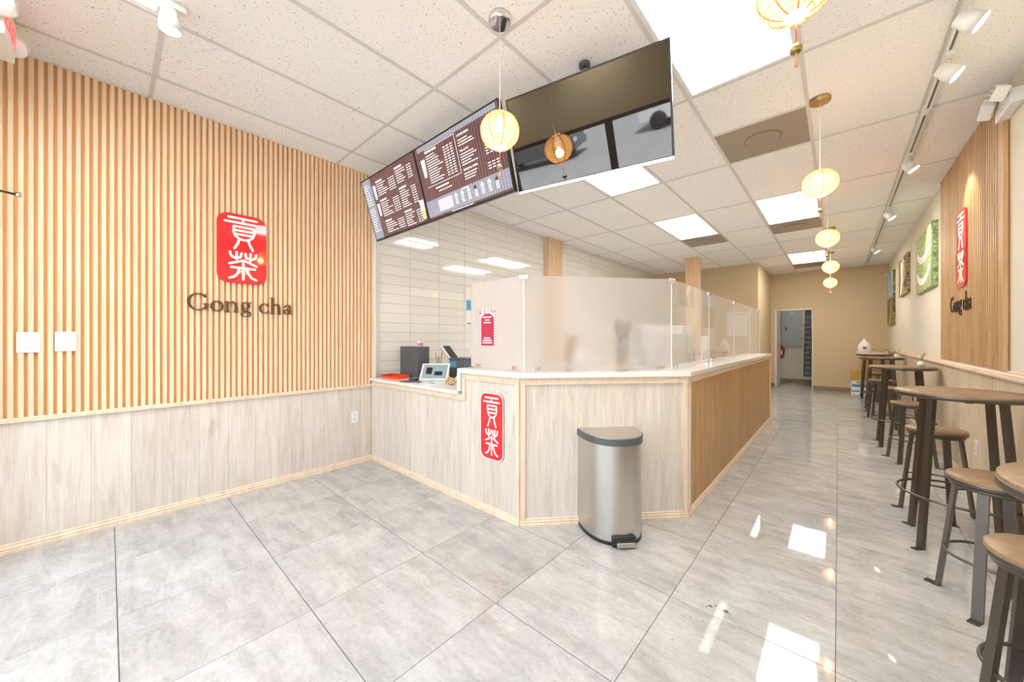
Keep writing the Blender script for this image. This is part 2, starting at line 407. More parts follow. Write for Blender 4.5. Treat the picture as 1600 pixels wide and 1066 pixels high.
# ---- solid walls
wl = struct(box('wall_left', 'slat_back', XT-.12, YF, 0, XL-.012, 1.90, HC+.12))
wt = struct(box('wall_kitchen', 'wgrout', XT-.12, 1.90, 0, XT-.004, BOXY+.1, HC+.12))
wr = struct(box('wall_right', 'cream', XR, YF, 0, XR+.12, 14.0, HC+.12))
# ---- partition block (its face looks at us behind the counter) and rear wall with opening
struct(box('wall_partition', 'beige', XT, BOXY, 0, BOXX, YB-.0, HC+.12))
DX0, DX1, DZ = -1.262, -.478, 2.035
wb = struct(MB().box(BOXX, YB, 0, DX0, YB+.12, HC+.12).box(DX1, YB, 0, XR, YB+.12, HC+.12).box(DX0, YB, DZ, DX1, YB+.12, HC+.12).obj('wall_back', 'beige'))
struct(MB().box(-1.55, 13.5, 0, XR, 13.62, HC).box(-1.6, YB+.12, 0, -1.48, 13.5, HC).box(-1.48, YB+.12, 2.6, XR, 13.5, 2.72).obj('wall_hallway', 'cream'))
struct(box('wall_roof', 'white_paint', -4.2, -.8, HC+.3, 1.4, 14.2, HC+.4)).name = 'trim_9'
d1 = struct(thing('door_1', 'x', 'x', (0, 0, 0))); del d1['label']; del d1['category']; d1['kind'] = 'structure'
for a in ((DX0-.0, YB-.012, 0, DX0+.04, YB+.14, DZ), ): box('door_jamb', 'white_paint', *a, parent=d1)
box('door_jamb', 'white_paint', DX1-.02, YB-.012, 0, DX1, YB+.14, DZ, d1); box('door_head', 'white_paint', DX0, YB-.012, DZ-.02, DX1, YB+.14, DZ+.01, d1)
box('door_leaf', 'white_paint', DX0-.005, YB+.16, .01, DX0+.035, YB+.9, DZ-.02, d1)
# baseboards
def baseb(n, *a): o = struct(box(n, 'base', *a)); bev(o, .004); return o
baseb('baseboard_back', DX1, YB-.012, 0, XR, YB, .10)
baseb('baseboard_back_left', BOXX+.012, YB-.012, 0, DX0, YB, .10)
baseb('baseboard_partition', BOXX, BOXY, 0, BOXX+.012, YB-.012, .10)
baseb('baseboard_hallway', -1.48, 13.488, 0, XR, 13.5, .10)

# ---- left wall: slats, planks, rails
RAIL = .785
pitch = .0370; sm = None
def slat_mesh(w, t, h):
    ch = .0028
    p = [(-w/2, 0), (w/2, 0), (w/2, -t+ch), (w/2-ch, -t), (-w/2+ch, -t), (-w/2, -t+ch)]
    m = MB().prism(p, 0, h).me('slat'); return m
sm = slat_mesh(.0225, .016, HC-RAIL-.012); sm.materials.append(M['slat'])
y = -.575
while y < 1.875:
    o = link('slat', sm, None, wl, (XL-.012, y, RAIL+.012), math.radians(90)); y += pitch
pk = {}
def plank_run(parent, m, p0, p1, z0, z1, w, t=.008, seed=1, jitter=0):
    """vertical planks face outward to the right-hand side of direction p0->p1"""
    d = Vector((p1[0]-p0[0], p1[1]-p0[1], 0)); L = d.length; d.normalize(); ang = math.atan2(d.y, d.x)
    s = 0
    while s < L-1e-4:
        ww = min(w, L-s)
        if L-s-ww < .03: ww = L-s
        if ww < .02: break
        k = (round(ww,3), t, round(z1-z0,3), m)
        if k not in pk:
            me = plank_mesh(ww-.0006, t, z1-z0); me.materials.append(M[m]); pk[k] = me
        c = (p0[0]+d.x*(s+ww/2), p0[1]+d.y*(s+ww/2), z0)
        link('plank', pk[k], None, parent, c, ang)
        s += ww
def moulding(parent, name, m, p0, p1, z0, z1, t, face=1):
    """horizontal moulding with stepped profile on the right-hand side of p0->p1"""
    d = Vector((p1[0]-p0[0], p1[1]-p0[1], 0)); L = d.length; ang = math.atan2(d.y, d.x); h = z1-z0
    prof = [(0,0), (-t,0), (-t,h*.30), (-t*.72,h*.38), (-t*.85,h*.55), (-t*.45,h*.75), (-t*.5,h*.9), (-t*.2,h), (0,h)]
    b = bmesh.new(); A = [b.verts.new((0, y, z)) for y, z in prof]; B = [b.verts.new((L, y, z)) for y, z in prof]
    b.faces.new(A); b.faces.new(B[::-1]); n = len(prof)
    for i in range(n): b.faces.new((A[i], B[i], B[(i+1)%n], A[(i+1)%n]))
    bmesh.ops.recalc_face_normals(b, faces=b.faces)
    me = bpy.data.meshes.new(name); b.to_mesh(me); b.free()
    # grain of M runs along z: fine at this width
    return link(name, me, m, parent, (p0[0], p0[1], z0), ang)
plank_run(wl, 'oak', (XL-.008, YF+.0), (XL-.008, 1.86), .0, RAIL-.012, .181, .008)
r = moulding(None, 'trim_1', 'pine', (XL, YF), (XL, 1.862), RAIL-.012, RAIL+.014, .020); struct(r)
r = moulding(None, 'baseboard_left', 'pine', (XL, YF), (XL, 1.862), 0, .055, .022); struct(r)
box('corner_trim', 'white_paint', XL-.04, 1.875, 0.0, XL+.012, 1.90, HC, None).name = 'trim_2'; struct(bpy.data.objects['trim_2'])
struct(box('trim_3', 'white_paint', XT-.004, 1.90, .86, XT+.010, 1.955, HC))
# ---- kitchen wall tiles (stacked 41 x 10.5 cm)
wtc = {}; cnt = 0; extra = MB()
def wtile(y0, y1, z0, z1, part=True):
    k = (round(y1-y0,3), round(z1-z0,3))
    if part:
        if k not in wtc:
            me = tile_mesh(k[0]-.004, k[1]-.004, .004, .0012); me.materials.append(M['wtile']); wtc[k] = me
        o = link('tile', wtc[k], None, wt, (XT, (y0+y1)/2, (z0+z1)/2)); o.rotation_euler = (math.radians(90), 0, math.radians(90))
    else:
        extra.box(XT-.004, y0+.002, z0+.002, XT, y1-.002, z1-.002)
cells = []
for j in range(20):
    y0 = 1.945 + (.41*j - .01); y1 = min(y0+.41, BOXY)
    if y1-y0 < .03: continue
    for k in range(21):
        z1 = 2.992 - .1065*k + .058; z0 = z1-.1065
        z1 = min(z1, HC)
        if z0 < .72: continue
        cells.append((y0, y1, z0, z1))
cells.sort(key=lambda c: c[0])
for i, c in enumerate(cells): wtile(*c, part=i < 300)
ex = extra.obj('wall_tile_field', 'wtile', wt); ex['kind'] = 'stuff'
# ---- right wall: planks below rail, slatted panel above
plank_run(wr, 'oak_right', (XR, YB), (XR, YF), 0, 1.0, .145, .008)
struct(moulding(None, 'trim_4', 'pine', (XR-.004, YB), (XR-.004, YF), 1.0, 1.055, .028))
struct(moulding(None, 'baseboard_right', 'pine', (XR-.008, YB), (XR-.008, YF), 0, .055, .018))
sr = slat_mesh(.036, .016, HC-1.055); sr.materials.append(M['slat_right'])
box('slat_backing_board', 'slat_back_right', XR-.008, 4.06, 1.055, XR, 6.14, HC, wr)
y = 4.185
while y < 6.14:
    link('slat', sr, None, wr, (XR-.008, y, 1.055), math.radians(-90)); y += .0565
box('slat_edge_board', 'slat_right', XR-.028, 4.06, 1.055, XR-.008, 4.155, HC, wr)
# ---- slatted column casings
def column(n, x0, y0, x1, y1, label):
    c = struct(box(n, 'slat_back', x0, y0, 0.0, x1, y1, HC))
    mm = slat_mesh(.024, .012, HC-.0); mm.materials.append(M['slat'])
    k = x0+.018
    while k < x1-.01: link('slat', mm, None, c, (k, y0, 0)); k += .037
    k = y0+.018
    while k < y1-.01: link('slat', mm, None, c, (x1, k, 0), math.radians(90)); k += .037
    return c
column('trim_5', XT, 4.93, -3.625, 5.36, '')
column('trim_6', -2.42, 8.22, -2.19, 8.45, '')
# ---- storefront wall behind the camera
wf = struct(MB().box(XT-.1, YF-.12, 2.28, XR+.12, YF, HC+.12).box(XT-.1, YF-.12, 0, -3.45, YF, 2.28).obj('wall_front', 'brown_wall'))
def window(n, x0, x1, z0=0.1, z1=2.28):
    w = struct(thing(n, 'x', 'x')); del w['label']; del w['category']
    f = .045
    for a in ((x0, z0, x0+f, z1), (x1-f, z0, x1, z1), (x0+f, z0, x1-f, z0+f), (x0+f, z1-f, x1-f, z1)):
        box('window_frame', 'dsteel', a[0], YF-.1, a[1], a[2], YF-.02, a[3], w)
    box('pane', 'wglass', x0+f, YF-.065, z0+f, x1-f, YF-.057, z1-f, w); return w
struct(box('trim_7', 'dsteel', -3.45, YF-.12, 0, XR+.12, YF, .1))
window('window_1', -3.45, -2.35); window('window_2', -2.35, -1.05); window('window_3', -1.05, .05); window('window_4', .05, XR)
pt = struct(box('ground', 'asphalt', -40, -45, -.2, 40, YF-.12, -.13)); pt.name = 'floor_parking'
po = bpy.data.lights.new('window_portal', 'AREA'); po.shape = 'RECTANGLE'; po.size = 4.3; po.size_y = 2.1; po.cycles.is_portal = True
p_ = bpy.data.objects.new('window_portal', po); COL.objects.link(p_); p_.location = (-1.3, YF-.13, 1.14); p_.rotation_euler = (math.radians(90), 0, 0)

# ================================================================== CEILING FITTINGS
lab = {0:'added unseen ceiling panel behind the camera, brightening the slatted wall', 1:'added unseen ceiling panel behind the camera, fill light near the aisle', 2:'large glowing ceiling panel nearest the storefront, right of the blank screen', 3:'square lit ceiling panel just below the blank overhead screen', 4:'lit ceiling panel above the kitchen, next to a ceiling vent',
       5:'lit ceiling panel over the aisle behind the third paper lantern', 6:'farthest lit ceiling panel over the aisle near the rear wall'}
lights.sort(key=lambda a: (a[2], a[0]))
for i, (x0, x1, y0, y1) in enumerate(sorted(lights, key=lambda a: a[2]+(.01 if a[0] > -1 else 0)+a[0]*.001)):
    t = thing('ceiling_light', lab[i], 'ceiling light', ((x0+x1)/2, (y0+y1)/2, HC), 0, 'recessed ceiling light panels')
    w, h = (x1-x0)/2-TW/2, (y1-y0)/2-TW/2; f = .022
    MB().box(-w,-h,.0,w,-h+f,.02).box(-w,h-f,.0,w,h,.02).box(-w,-h+f,.0,-w+f,h-f,.02).box(w-f,-h+f,.0,w,h-f,.02).obj('frame', 'white_paint', t)
    MB().box(-w+f,-h+f,.008,w-f,h-f,.012).obj('diffuser', 'diffuser', t)
    MB().box(-w,-h,.06,w,h,.07).obj('housing', 'white_paint', t)
vl = ['taupe square ceiling vent plate with round centre nearest the big lantern', 'square ceiling vent above the kitchen beside the lit panel', 'ceiling vent over the aisle behind the middle lit panel', 'farthest ceiling vent over the aisle before the rear wall']
for i, (x0, x1, y0, y1) in enumerate(sorted(vents, key=lambda a: a[2]+(.01 if a[0] > -1 else 0))):
    t = thing('ceiling_vent', vl[i], 'vent', ((x0+x1)/2, (y0+y1)/2, HC), 0, 'square plaque ceiling vents')
    w, h = (x1-x0)/2-TW/2, (y1-y0)/2-TW/2
    MB().box(-w,-h,.0,w,h,.012).obj('face_plate', 'vent', t)
    MB().lathe([(.125,-.010),(.13,-.004),(.13,0)], 40).obj('core_plate', 'vent', t)
    MB().ring(.132, .004, -.004, n=48, k=6).obj('core_rim', 'base', t)
# paper lanterns
def lantern(loc, label, canopy='chrome', R=.103):
    t = thing('paper_lantern', label, 'pendant lamp', (loc[0], loc[1], 2.386), 0, 'round paper lanterns hanging from the ceiling')
    sq = .93
    prof = []; n = 26; a0 = .30
    for i in range(n+1):
        a = -math.pi/2 + a0 + (math.pi-2*a0)*i/n; prof.append((R*math.cos(a), R*sq*math.sin(a)))
    MB().lathe(prof, 36, cap=False).obj('paper_shade', 'paper', t)
    rb = MB()
    for i in range(1, 16):
        a = -math.pi/2 + a0 + (math.pi-2*a0)*i/16; rb.ring(R*math.cos(a)+.0006, .0014, R*sq*math.sin(a), n=36, k=4)
    rb.obj('wire_rib', 'paper_rib', t)
    vb = MB()
    for k in range(8):
        A = 2*math.pi*k/8+.2; vb.tube([((r_+.001)*math.cos(A), (r_+.001)*math.sin(A), z_) for r_, z_ in prof[::2]], .0027, 5)
    vb.obj('bamboo_rib', 'paper_rib', t)
    MB().lathe([(.002,.0),(.022,.01),(.024,.03),(.012,.06),(.010,.08),(.002,.085)], 16, (0,0,.0)).obj('bulb', 'diffuser', t)
    l = bpy.data.lights.new('bulb_light', 'POINT'); l.energy = BULB; l.color = (1,.78,.52); l.shadow_soft_size = .03
    lo = bpy.data.objects.new('bulb_light', l); COL.objects.link(lo); lo.parent = t; lo.location = (0,0,-.03)
    MB().tube([(0,0,.06),(0,0,HC-2.386-.02)], .0022, 6).obj('cord', 'white_pl', t)
    MB().lathe([(.052,-.030),(.060,-.026),(.062,-.004),(.062,0)], 32, (0,0,HC-2.386-.001)).obj('canopy', canopy, t)
    MB().tube([(0,0,-R*sq+.005),(0,0,-R*sq-.085)], .0016, 5).obj('tassel_cord', 'red_pl', t)
    MB().lathe([(.0,.014),(.010,.012),(.016,.002),(.017,-.008),(.013,-.012),(.0,-.012)], 14, (0,0,-R*sq-.098)).obj('tassel_bead', 'brass', t)
    MB().tube([(0,0,-R*sq-.11),(.001,0,-R*sq-.155)], [.003,.006], 6).obj('tassel', 'coil', t)
    return t
lantern((-1.351, 1.404), 'glowing round paper lantern in front of the overhead menu screens', 'chrome')
lantern((-.10, 1.46), 'large cropped paper lantern at the top edge beside the brightest ceiling panel', 'brass')
lantern((-.098, 3.41), 'paper lantern beyond the taupe vent, second along the aisle', 'brass')
lantern((-.09, 5.32), 'paper lantern over the aisle, third from the front', 'brass')
lantern((-.09, 7.45), 'small paper lantern, second from the rear end of the aisle', 'brass')
lantern((-.12, 9.55), 'smallest and farthest paper lantern before the beige rear wall', 'brass')
# track lights
tr = tag(MB().box(.468, YF+.1, HC-.035, .502, 11.2, HC-.004).obj('light_track', 'white_paint'), 'long white ceiling track running above the bar tables', 'light track')
MB().box(.479, YF+.1, HC-.0365, .491, 11.2, HC-.034).obj('track_slot', 'grey_pl', tr)
MB().box(.462, 4.0, HC-.04, .508, 4.1, HC-.003).obj('joiner', 'white_paint', tr)
def spot(loc, az, tilt, label, group='white spotlights on the ceiling tracks'):
    t = thing('track_spotlight', label, 'spotlight', loc, 0, group)
    MB().box(-.017,-.05,-.028,.017,.05,0).obj('adapter', 'white_paint', t)
    MB().tube([(0,0,-.025),(0,0,-.075)], .009, 8).obj('stem', 'white_paint', t)
    Mx = Matrix.Translation((0,0,-.105)) @ Matrix.Rotation(az, 4, 'Z') @ Matrix.Rotation(tilt, 4, 'Y')
    MB().lathe([(.022,.055),(.034,.05),(.036,.02),(.042,.015),(.045,-.045)], 24, mtx=Mx, cap=True).obj('lamp_head', 'white_paint', t)
    MB().lathe([(.0365,.012),(.0375,.012),(.0375,.006),(.0365,.006)], 24, mtx=Mx, cap=False).obj('groove_ring', 'grey_pl', t)
    MB().lathe([(.040,-.0455),(.040,-.048)], 24, mtx=Mx).obj('lens', 'led', t)
    l = bpy.data.lights.new('spot', 'SPOT'); l.energy = 14; l.spot_size = 1.3; l.spot_blend = .6; l.color = (1,.86,.66); l.shadow_soft_size = .03
    lo = bpy.data.objects.new('bulb_light', l); COL.objects.link(lo); lo.parent = t; lo.location = Mx @ Vector((0,0,-.07))
    lo.rotation_euler = (Matrix.Rotation(az, 4, 'Z') @ Matrix.Rotation(tilt, 4, 'Y')).to_euler()
    return t
A0 = math.radians(0)
for y, tl, lb in ((2.86, -.9, 'white track spotlight nearest the camera, topmost at the right'), (3.33, -.85, 'white track spotlight second from the front, above the emergency light'),
              (4.90, -.6, 'white track spotlight third from the front, above the red seal sign'), (6.70, -.6, 'small white track spotlight fourth along the track'), (9.10, -.6, 'tiny farthest white track spotlight near the rear wall')):
    spot((.485, y, HC-.035), A0, tl, lb)
t2 = tag(MB().box(-2.555, -.5, HC-.035, -2.515, .27, HC-.004).obj('light_track', 'white_paint'), 'short ceiling track at the left near the storefront', 'light track')
spot((-2.535, .21, HC+.005), math.radians(20), .05, 'white cylindrical ceiling spotlight over the slatted wall at top left')
# mount pole end / small ceiling fittings
t = thing('mount_pole_end', 'small dark round stand-in for the mount pole end just above the blank screen', 'mount', (-1.18, 1.99, HC))  # stands in for the ceiling end of the blank screen's mount pole
MB().lathe([(.035,-.02),(.035,0)], 20).obj('escutcheon', 'grey_pl', t); MB().lathe([(.012,-.05),(.02,-.045),(.012,-.02)], 12).obj('pole_stub', 'dsteel', t)

# ================================================================== DISPLAYS
def display(label, xl, yl, xr, yr, ztop, zbot, dyt, kind):
    """screen whose top edge runs from (xl,yl) to (xr,yr); bottom edge pushed back by dyt"""
    d = Vector((xr-xl, yr-yl, 0)); w = d.length; ang = math.atan2(d.y, d.x)
    h = math.hypot(ztop-zbot, dyt); tilt = math.atan2(dyt, ztop-zbot)
    t = thing('menu_display', label, 'display screen', (0,0,0))
    # local frame: x along width, z up the screen, -y out of the screen
    mx = Matrix.Translation((xl, yl, ztop)) @ Matrix.Rotation(ang, 4, 'Z') @ Matrix.Rotation(tilt, 4, 'X') @ Matrix.Translation((0, 0, -h))
    t.matrix_world = mx
    box('casing', 'black', 0, .004, 0, w, .035, h, t, .004)
    MB().box(.10, .035, .08, w-.10, .075, h-.12).obj('rear_housing', 'black', t)
    b = .010
    MB().box(0,-.001,0,w,.006,b+.006).box(0,-.001,h-b,w,.006,h).box(0,-.001,b,b,.006,h-b).box(w-b,-.001,b,w,.006,h-b).obj('bezel', 'black', t)
    if kind == 'off': MB().box(0,-.0015,-.004,w,.008,.012).obj('lower_bezel', 'steel', t)
    scr = MB().box(b,.001,b+.006,w-b,.0045,h-b).obj('screen', 'screen_off' if kind == 'off' else 'screen', t)
    # ceiling pole behind
    inv = mx.inverted()
    c = mx @ Vector((w/2, .09, h*.55)); 
    MB().tube([inv @ Vector((c.x, c.y+.14, HC-.002)), inv @ Vector((c.x, c.y+.14, c.z))], .018, 10).obj('ceiling_pole', 'black', t)
    MB().box(w/2-.08, .07, h*.35, w/2+.08, .22, h*.6).obj('mount_bracket', 'black', t)
    return t, w, h, scr
def lines(mb, x, z, w, n, dz, hgt, seed):
    rr = random.Random(seed)
    for i in range(n):
        ww = w*rr.uniform(.55, 1); xx = x
        while xx < x+ww:
            l = rr.uniform(.012, .034); l = min(l, x+ww-xx)
            if l > .003: mb.box(xx, -.0002, z-i*dz, xx+l, .0008, z-i*dz+hgt)
            xx += l+.005
def cols(mb, x, z, n, k, dz, hgt, dx=.042):
    for i in range(n):
        for j in range(k): mb.box(x+j*dx, -.0002, z-i*dz, x+j*dx+.026, .0008, z-i*dz+hgt)
def text_part(s, size, m, parent, x, z, name='heading'):
    cu = bpy.data.curves.new('t', 'FONT'); cu.body = s; cu.size = size; cu.extrude = .0004
    o = bpy.data.objects.new('t', cu); COL.objects.link(o); bpy.context.view_layer.update()
    me = bpy.data.meshes.new_from_object(o.evaluated_get(bpy.context.evaluated_depsgraph_get())); bpy.data.objects.remove(o)
    me.transform(Matrix.Translation((x, 0, z)) @ Matrix.Rotation(math.radians(90), 4, 'X'))
    me.materials.clear(); return link(name, me, m, parent)
def cup(parent, x, z, h, lean=0, m='screen_green', fill=None):
    a = [(x-h*.13, z), (x+h*.13, z), (x+h*.20, z+h), (x-h*.20, z+h)]
    b = MB(); b.prism([(p[0], p[1]) for p in a], -.0010, .0002, Matrix.Rotation(math.radians(90), 4, 'X')); b.obj('drink_picture', m, parent)
    if fill:
        a = [(x-h*.12, z+.01), (x+h*.12, z+.01), (x+h*.16, z+h*.45), (x-h*.16, z+h*.45)]
        MB().prism(a, .0008, .0014, Matrix.Rotation(math.radians(90), 4, 'X')).obj('drink_fill', fill, parent)
t, w, h, sc = display('left lit menu screen with two columns of drinks and a grey side strip', -3.43, 1.63, -2.537, 1.63, 2.785, 2.245, .165, 'menu')
MB().box(.010,-.0001,.016,.155,.0012,h-.01).obj('grey_band', 'screen_grey', t)
mb = MB()
lines(mb, .025, h-.06, .11, 9, .022, .007, 3); lines(mb, .025, h-.28, .11, 10, .022, .007, 5)
for k, (z, n) in enumerate(((h-.07, 6), (h-.235, 7), (h-.42, 5))):
    lines(mb, .245, z-.028, .19, n, .0185, .006, 10+k); cols(mb, .45, z-.028, n, 3, .0185, .006, .036)
for k, (z, n) in enumerate(((h-.05, 6), (h-.215, 8), (h-.41, 6))):
    lines(mb, .58, z-.028, .15, n, .0185, .006, 20+k); cols(mb, .755, z-.028, n, 2, .0185, .006, .036)
for x, z in ((.245, h-.07), (.245, h-.235), (.245, h-.42), (.58, h-.05), (.58, h-.215), (.58, h-.41)): mb.box(x, -.0002, z-.008, x+.11, .0008, z+.006)
mb.obj('menu_print', 'screen_text', t)
cup(t, .20, h-.21, .12); cup(t, .20, h-.36, .11); cup(t, .845, .04, .15, 0, 'screen_text', 'screen_yel')
t, w, h, sc = display('right lit menu screen listing teas and toppings beside the left menu screen', -2.533, 1.63, -1.590, 1.63, 2.785, 2.245, .165, 'menu')
MB().box(.010,-.0001,.03,w-.01,.0012,.155).obj('topping_band', 'screen_grey', t)
MB().box(.04,-.0001,h-.045,w-.03,.0012,h-.012).obj('header_band', 'screen_grey', t)
mb = MB()
mb.box(.13,-.0002,h-.075,.27,.0008,h-.062); lines(mb, .13, h-.10, .19, 12, .0175, .006, 31); cols(mb, .345, h-.10, 12, 3, .0175, .006, .040)
mb.box(.075,-.0002,h-.315,.48,.0008,h-.3125)
mb.box(.487,-.0002,h-.315,.4895,.0008,h-.05); mb.box(.13,-.0002,h-.052,.489,.0008,h-.0495)
lines(mb, .515, h-.11, .17, 3, .0175, .006, 32); cols(mb, .76, h-.11, 3, 3, .0175, .006, .040)
lines(mb, .515, h-.205, .17, 5, .0175, .006, 33); cols(mb, .76, h-.205, 5, 3, .0175, .006, .040)
lines(mb, .515, h-.335, .17, 3, .0175, .006, 34); cols(mb, .76, h-.335, 3, 3, .0175, .006, .040)
mb.box(.17,-.0002,h-.345,.33,.0008,h-.335); lines(mb, .20, h-.37, .2, 1, .02, .006, 35)
for k in range(7):
    x = .38+k*.072; z = .112; m_ = 'screen_text' if k not in (3, 6) else 'screen_dark'
    MB().prism([(x-.02, z), (x+.02, z), (x+.006, z+.024), (x-.006, z+.024)], .0012, .0018, Matrix.Rotation(math.radians(90), 4, 'X')).obj('topping_picture', m_, t)
    for q in range(4): mb.box(x-.014, -.0012, .098-q*.013, x+.014, .0, .104-q*.013)
mb.box(.45,-.0012,.142,.53,.0,.149); lines(mb, .3, .019, .35, 1, .02, .005, 36)
mb.obj('menu_print', 'screen_text', t)
MB().box(.16,-.0006,.05,.335,.0013,.135).obj('snack_picture', mat('menu_lit_lilac', (.3,.3,.3), .4, emit=(.42,.36,.46), es=.8), t)
text_part('COFFEE SERIES', .019, 'screen_text', t, .515, h-.083); text_part('TEA LATTE', .019, 'screen_text', t, .515, h-.185); text_part('SEASONAL MENU', .019, 'screen_text', t, .515, h-.312)
cup(t, .085, h-.235, .13)
display('large switched-off glossy black screen turned towards the door', -1.565, 1.679, -.624, 1.873, 2.78, 2.25, .178, 'off')

# ================================================================== SEAL SIGNS AND LETTERS
KSTEP = [0]
def bump_():
    KSTEP[0] += 1; return (KSTEP[0] % 37)*3e-5
def stroke(mb, pts, w, fx, depth, seg=10):
    """pts: [(u,v)] or [(u,v,w)]; fx maps (u,v)->(x,y); extruded in z 0..depth"""
    P_ = [(fx(p[0], p[1]), (p[2] if len(p) > 2 else w)) for p in pts]
    for (p, wa), (q, wb) in zip(P_[:-1], P_[1:]):
        d = Vector((q[0]-p[0], q[1]-p[1]));
        if d.length < 1e-6: continue
        n = Vector((-d.y, d.x)).normalized()
        mb.prism([(p[0]+n.x*wa/2, p[1]+n.y*wa/2), (p[0]-n.x*wa/2, p[1]-n.y*wa/2), (q[0]-n.x*wb/2, q[1]-n.y*wb/2), (q[0]+n.x*wb/2, q[1]+n.y*wb/2)], 0, depth+bump_())
    for (p, wa) in P_:
        mb.prism([(p[0]+wa/2*math.cos(2*math.pi*i/seg), p[1]+wa/2*math.sin(2*math.pi*i/seg)) for i in range(seg)], 0, depth+bump_())
SEAL = [[(.22,.06),(.80,.06)], [(.51,.06),(.51,.125)], [(.15,.125),(.86,.125)],
 [(.33,.18),(.32,.26),(.36,.32),(.44,.355),(.53,.365),(.62,.355),(.70,.32),(.74,.26),(.73,.18),(.33,.18)], [(.33,.235),(.73,.235)], [(.34,.29),(.72,.29)],
 [(.43,.37),(.40,.43),(.34,.50)], [(.62,.37),(.65,.43),(.71,.50)],
 [(.25,.555),(.26,.60),(.31,.63),(.39,.635),(.46,.62),(.48,.56)], [(.38,.55),(.38,.66)],
 [(.56,.56),(.57,.62),(.64,.635),(.72,.63),(.77,.60),(.78,.555)], [(.66,.55),(.66,.66)],
 [(.24,.725),(.38,.695),(.52,.66),(.64,.69),(.79,.73)], [(.27,.775),(.76,.775)], [(.515,.70),(.515,.94)],
 [(.43,.79),(.41,.85),(.34,.905),(.24,.93)], [(.59,.79),(.62,.85),(.68,.905),(.78,.935)]]
def rrect(w, h, r, n=7):
    P_ = []
    for cx, cy, a0 in ((w/2-r, h/2-r, 0), (-w/2+r, h/2-r, 90), (-w/2+r, -h/2+r, 180), (w/2-r, -h/2+r, 270)):
        for i in range(n+1):
            a = math.radians(a0+90*i/n); P_.append((cx+r*math.cos(a), cy+r*math.sin(a)))
    return P_
def seal_sign(label, loc, rz, w, h, depth=.012, bar=.035, border=False):
    t = thing('seal_sign', label, 'sign', loc, rz)
    RX = Matrix.Rotation(math.radians(90), 4, 'X')        # local: x right, z up, face towards -y
    if border: MB().prism(rrect(w+.012, h+.012, w*.25), 0, depth*.6, RX).obj('pale_border', 'white_print', t)
    MB().prism(rrect(w, h, w*.24), 0, depth, RX).obj('red_plate', 'red_acr', t)
    mb = MB(); fx = lambda u, v: ((u-.5)*w, (.5-v)*h)
    for s in SEAL: stroke(mb, s, w*.055, fx, .002, 6)
    me = mb.me('seal_characters', True, False); me.transform(RX @ Matrix.Translation((0, 0, depth)))
    link('seal_characters', me, 'white_print', t); return t
seal_sign('red seal sign with white characters on the left slatted wall', (XL+.004, .737, 2.008), math.radians(90), .334, .565)
seal_sign('red seal sign with white characters stuck on the counter front', (-1.866, 1.8545, .638), 0, .222, .470, .003, border=True)
seal_sign('tall red seal sign on the right slatted panel above the tables', (XR-.024, 5.169, 2.09), math.radians(-90), .35, .70)
def ell(cx, cy, rx, ry, a0, a1, thick, thin, n=18):
    out = []
    for i in range(n+1):
        a = math.radians(a0+(a1-a0)*i/n); out.append((cx+rx*math.cos(a), cy+ry*math.sin(a), thin+(thick-thin)*abs(math.cos(a))))
    return out
TK, TN = .125, .035
def ser(x, y, w=.24): return [(x-w/2, y, TN), (x+w/2, y, TN)]
LET = {
 'G': (1.06, [ell(.50,.50,.43,.47,40,330,TK,TN), [(.86,.38,TK),(.86,.12,TK)], ser(.86,.40,.30), [(.83,.80,TN),(.85,.96,TN)]]),
 'o': (.70, [ell(.33,.31,.26,.29,0,360,TK,TN)]),
 'n': (.78, [[(.14,.0,TK*.85),(.14,.58,TK*.85)], ser(.14,.012), [(.03,.59,TN),(.14,.62,TN)], [(.15,.46,TN),(.28,.58,.06),(.42,.60,.09),(.53,.52,.10),(.56,.40,TK*.85)], [(.56,.40,TK*.85),(.56,0,TK*.85)], ser(.56,.012)]),
 'g': (.68, [ell(.30,.42,.19,.19,0,360,TK*.8,TN), [(.18,.27,TN),(.12,.17,.05),(.20,.09,.09),(.42,.06,.09),(.55,-.02,.08)], ell(.31,-.12,.25,.13,40,390,.06,TN), [(.44,.55,TN),(.58,.62,.07)]]),
 ' ': (.34, []),
 'c': (.62, [ell(.33,.31,.26,.29,50,320,TK,TN), [(.48,.48,.11),(.481,.48,.11)]]),
 'h': (.78, [[(.14,.0,TK*.85),(.14,1.0,TK*.85)], ser(.14,.012), [(.03,1.0,TN),(.14,1.01,TN)], [(.15,.46,TN),(.28,.58,.06),(.42,.60,.09),(.53,.52,.10),(.56,.40,TK*.85)], [(.56,.40,TK*.85),(.56,0,TK*.85)], ser(.56,.012)]),
 'a': (.62, [ell(.24,.16,.16,.15,0,360,TK*.8,TN), [(.44,.42,TK*.85),(.44,.06,TK*.85)], [(.10,.48,.10),(.16,.57,.05),(.28,.61,TN),(.40,.55,.08),(.44,.42,TK*.85)], [(.44,.06,.06),(.56,.02,TN)]])}
def lettering(label, loc, rz, cap, width, m, depth=.012):
    t = thing('wall_lettering', label, 'lettering', loc, rz)
    tot = sum(LET[c][0] for c in 'Gong cha'); sx = width/tot; x = 0
    for c in 'Gong cha':
        wd, st = LET[c]
        if st:
            mb = MB()
            for s in st: stroke(mb, [(p[0], p[1], p[2]*cap) for p in s], .1, lambda u, v: ((x+u)*sx, v*cap), depth, 8)
            me = mb.me('letter', True, False); me.transform(Matrix.Rotation(math.radians(90), 4, 'X')); link('letter', me, m, t)
        x += wd
    return t
lettering('bronze raised lettering below the red seal on the left slatted wall', (XL+.004, .395, 1.49), math.radians(90), .135, .715, 'brown_let')
lettering('dark raised lettering below the red seal on the right slatted panel', (XR-.024, 5.62, 1.53), math.radians(-90), .155, .76, 'dark_let', .006)

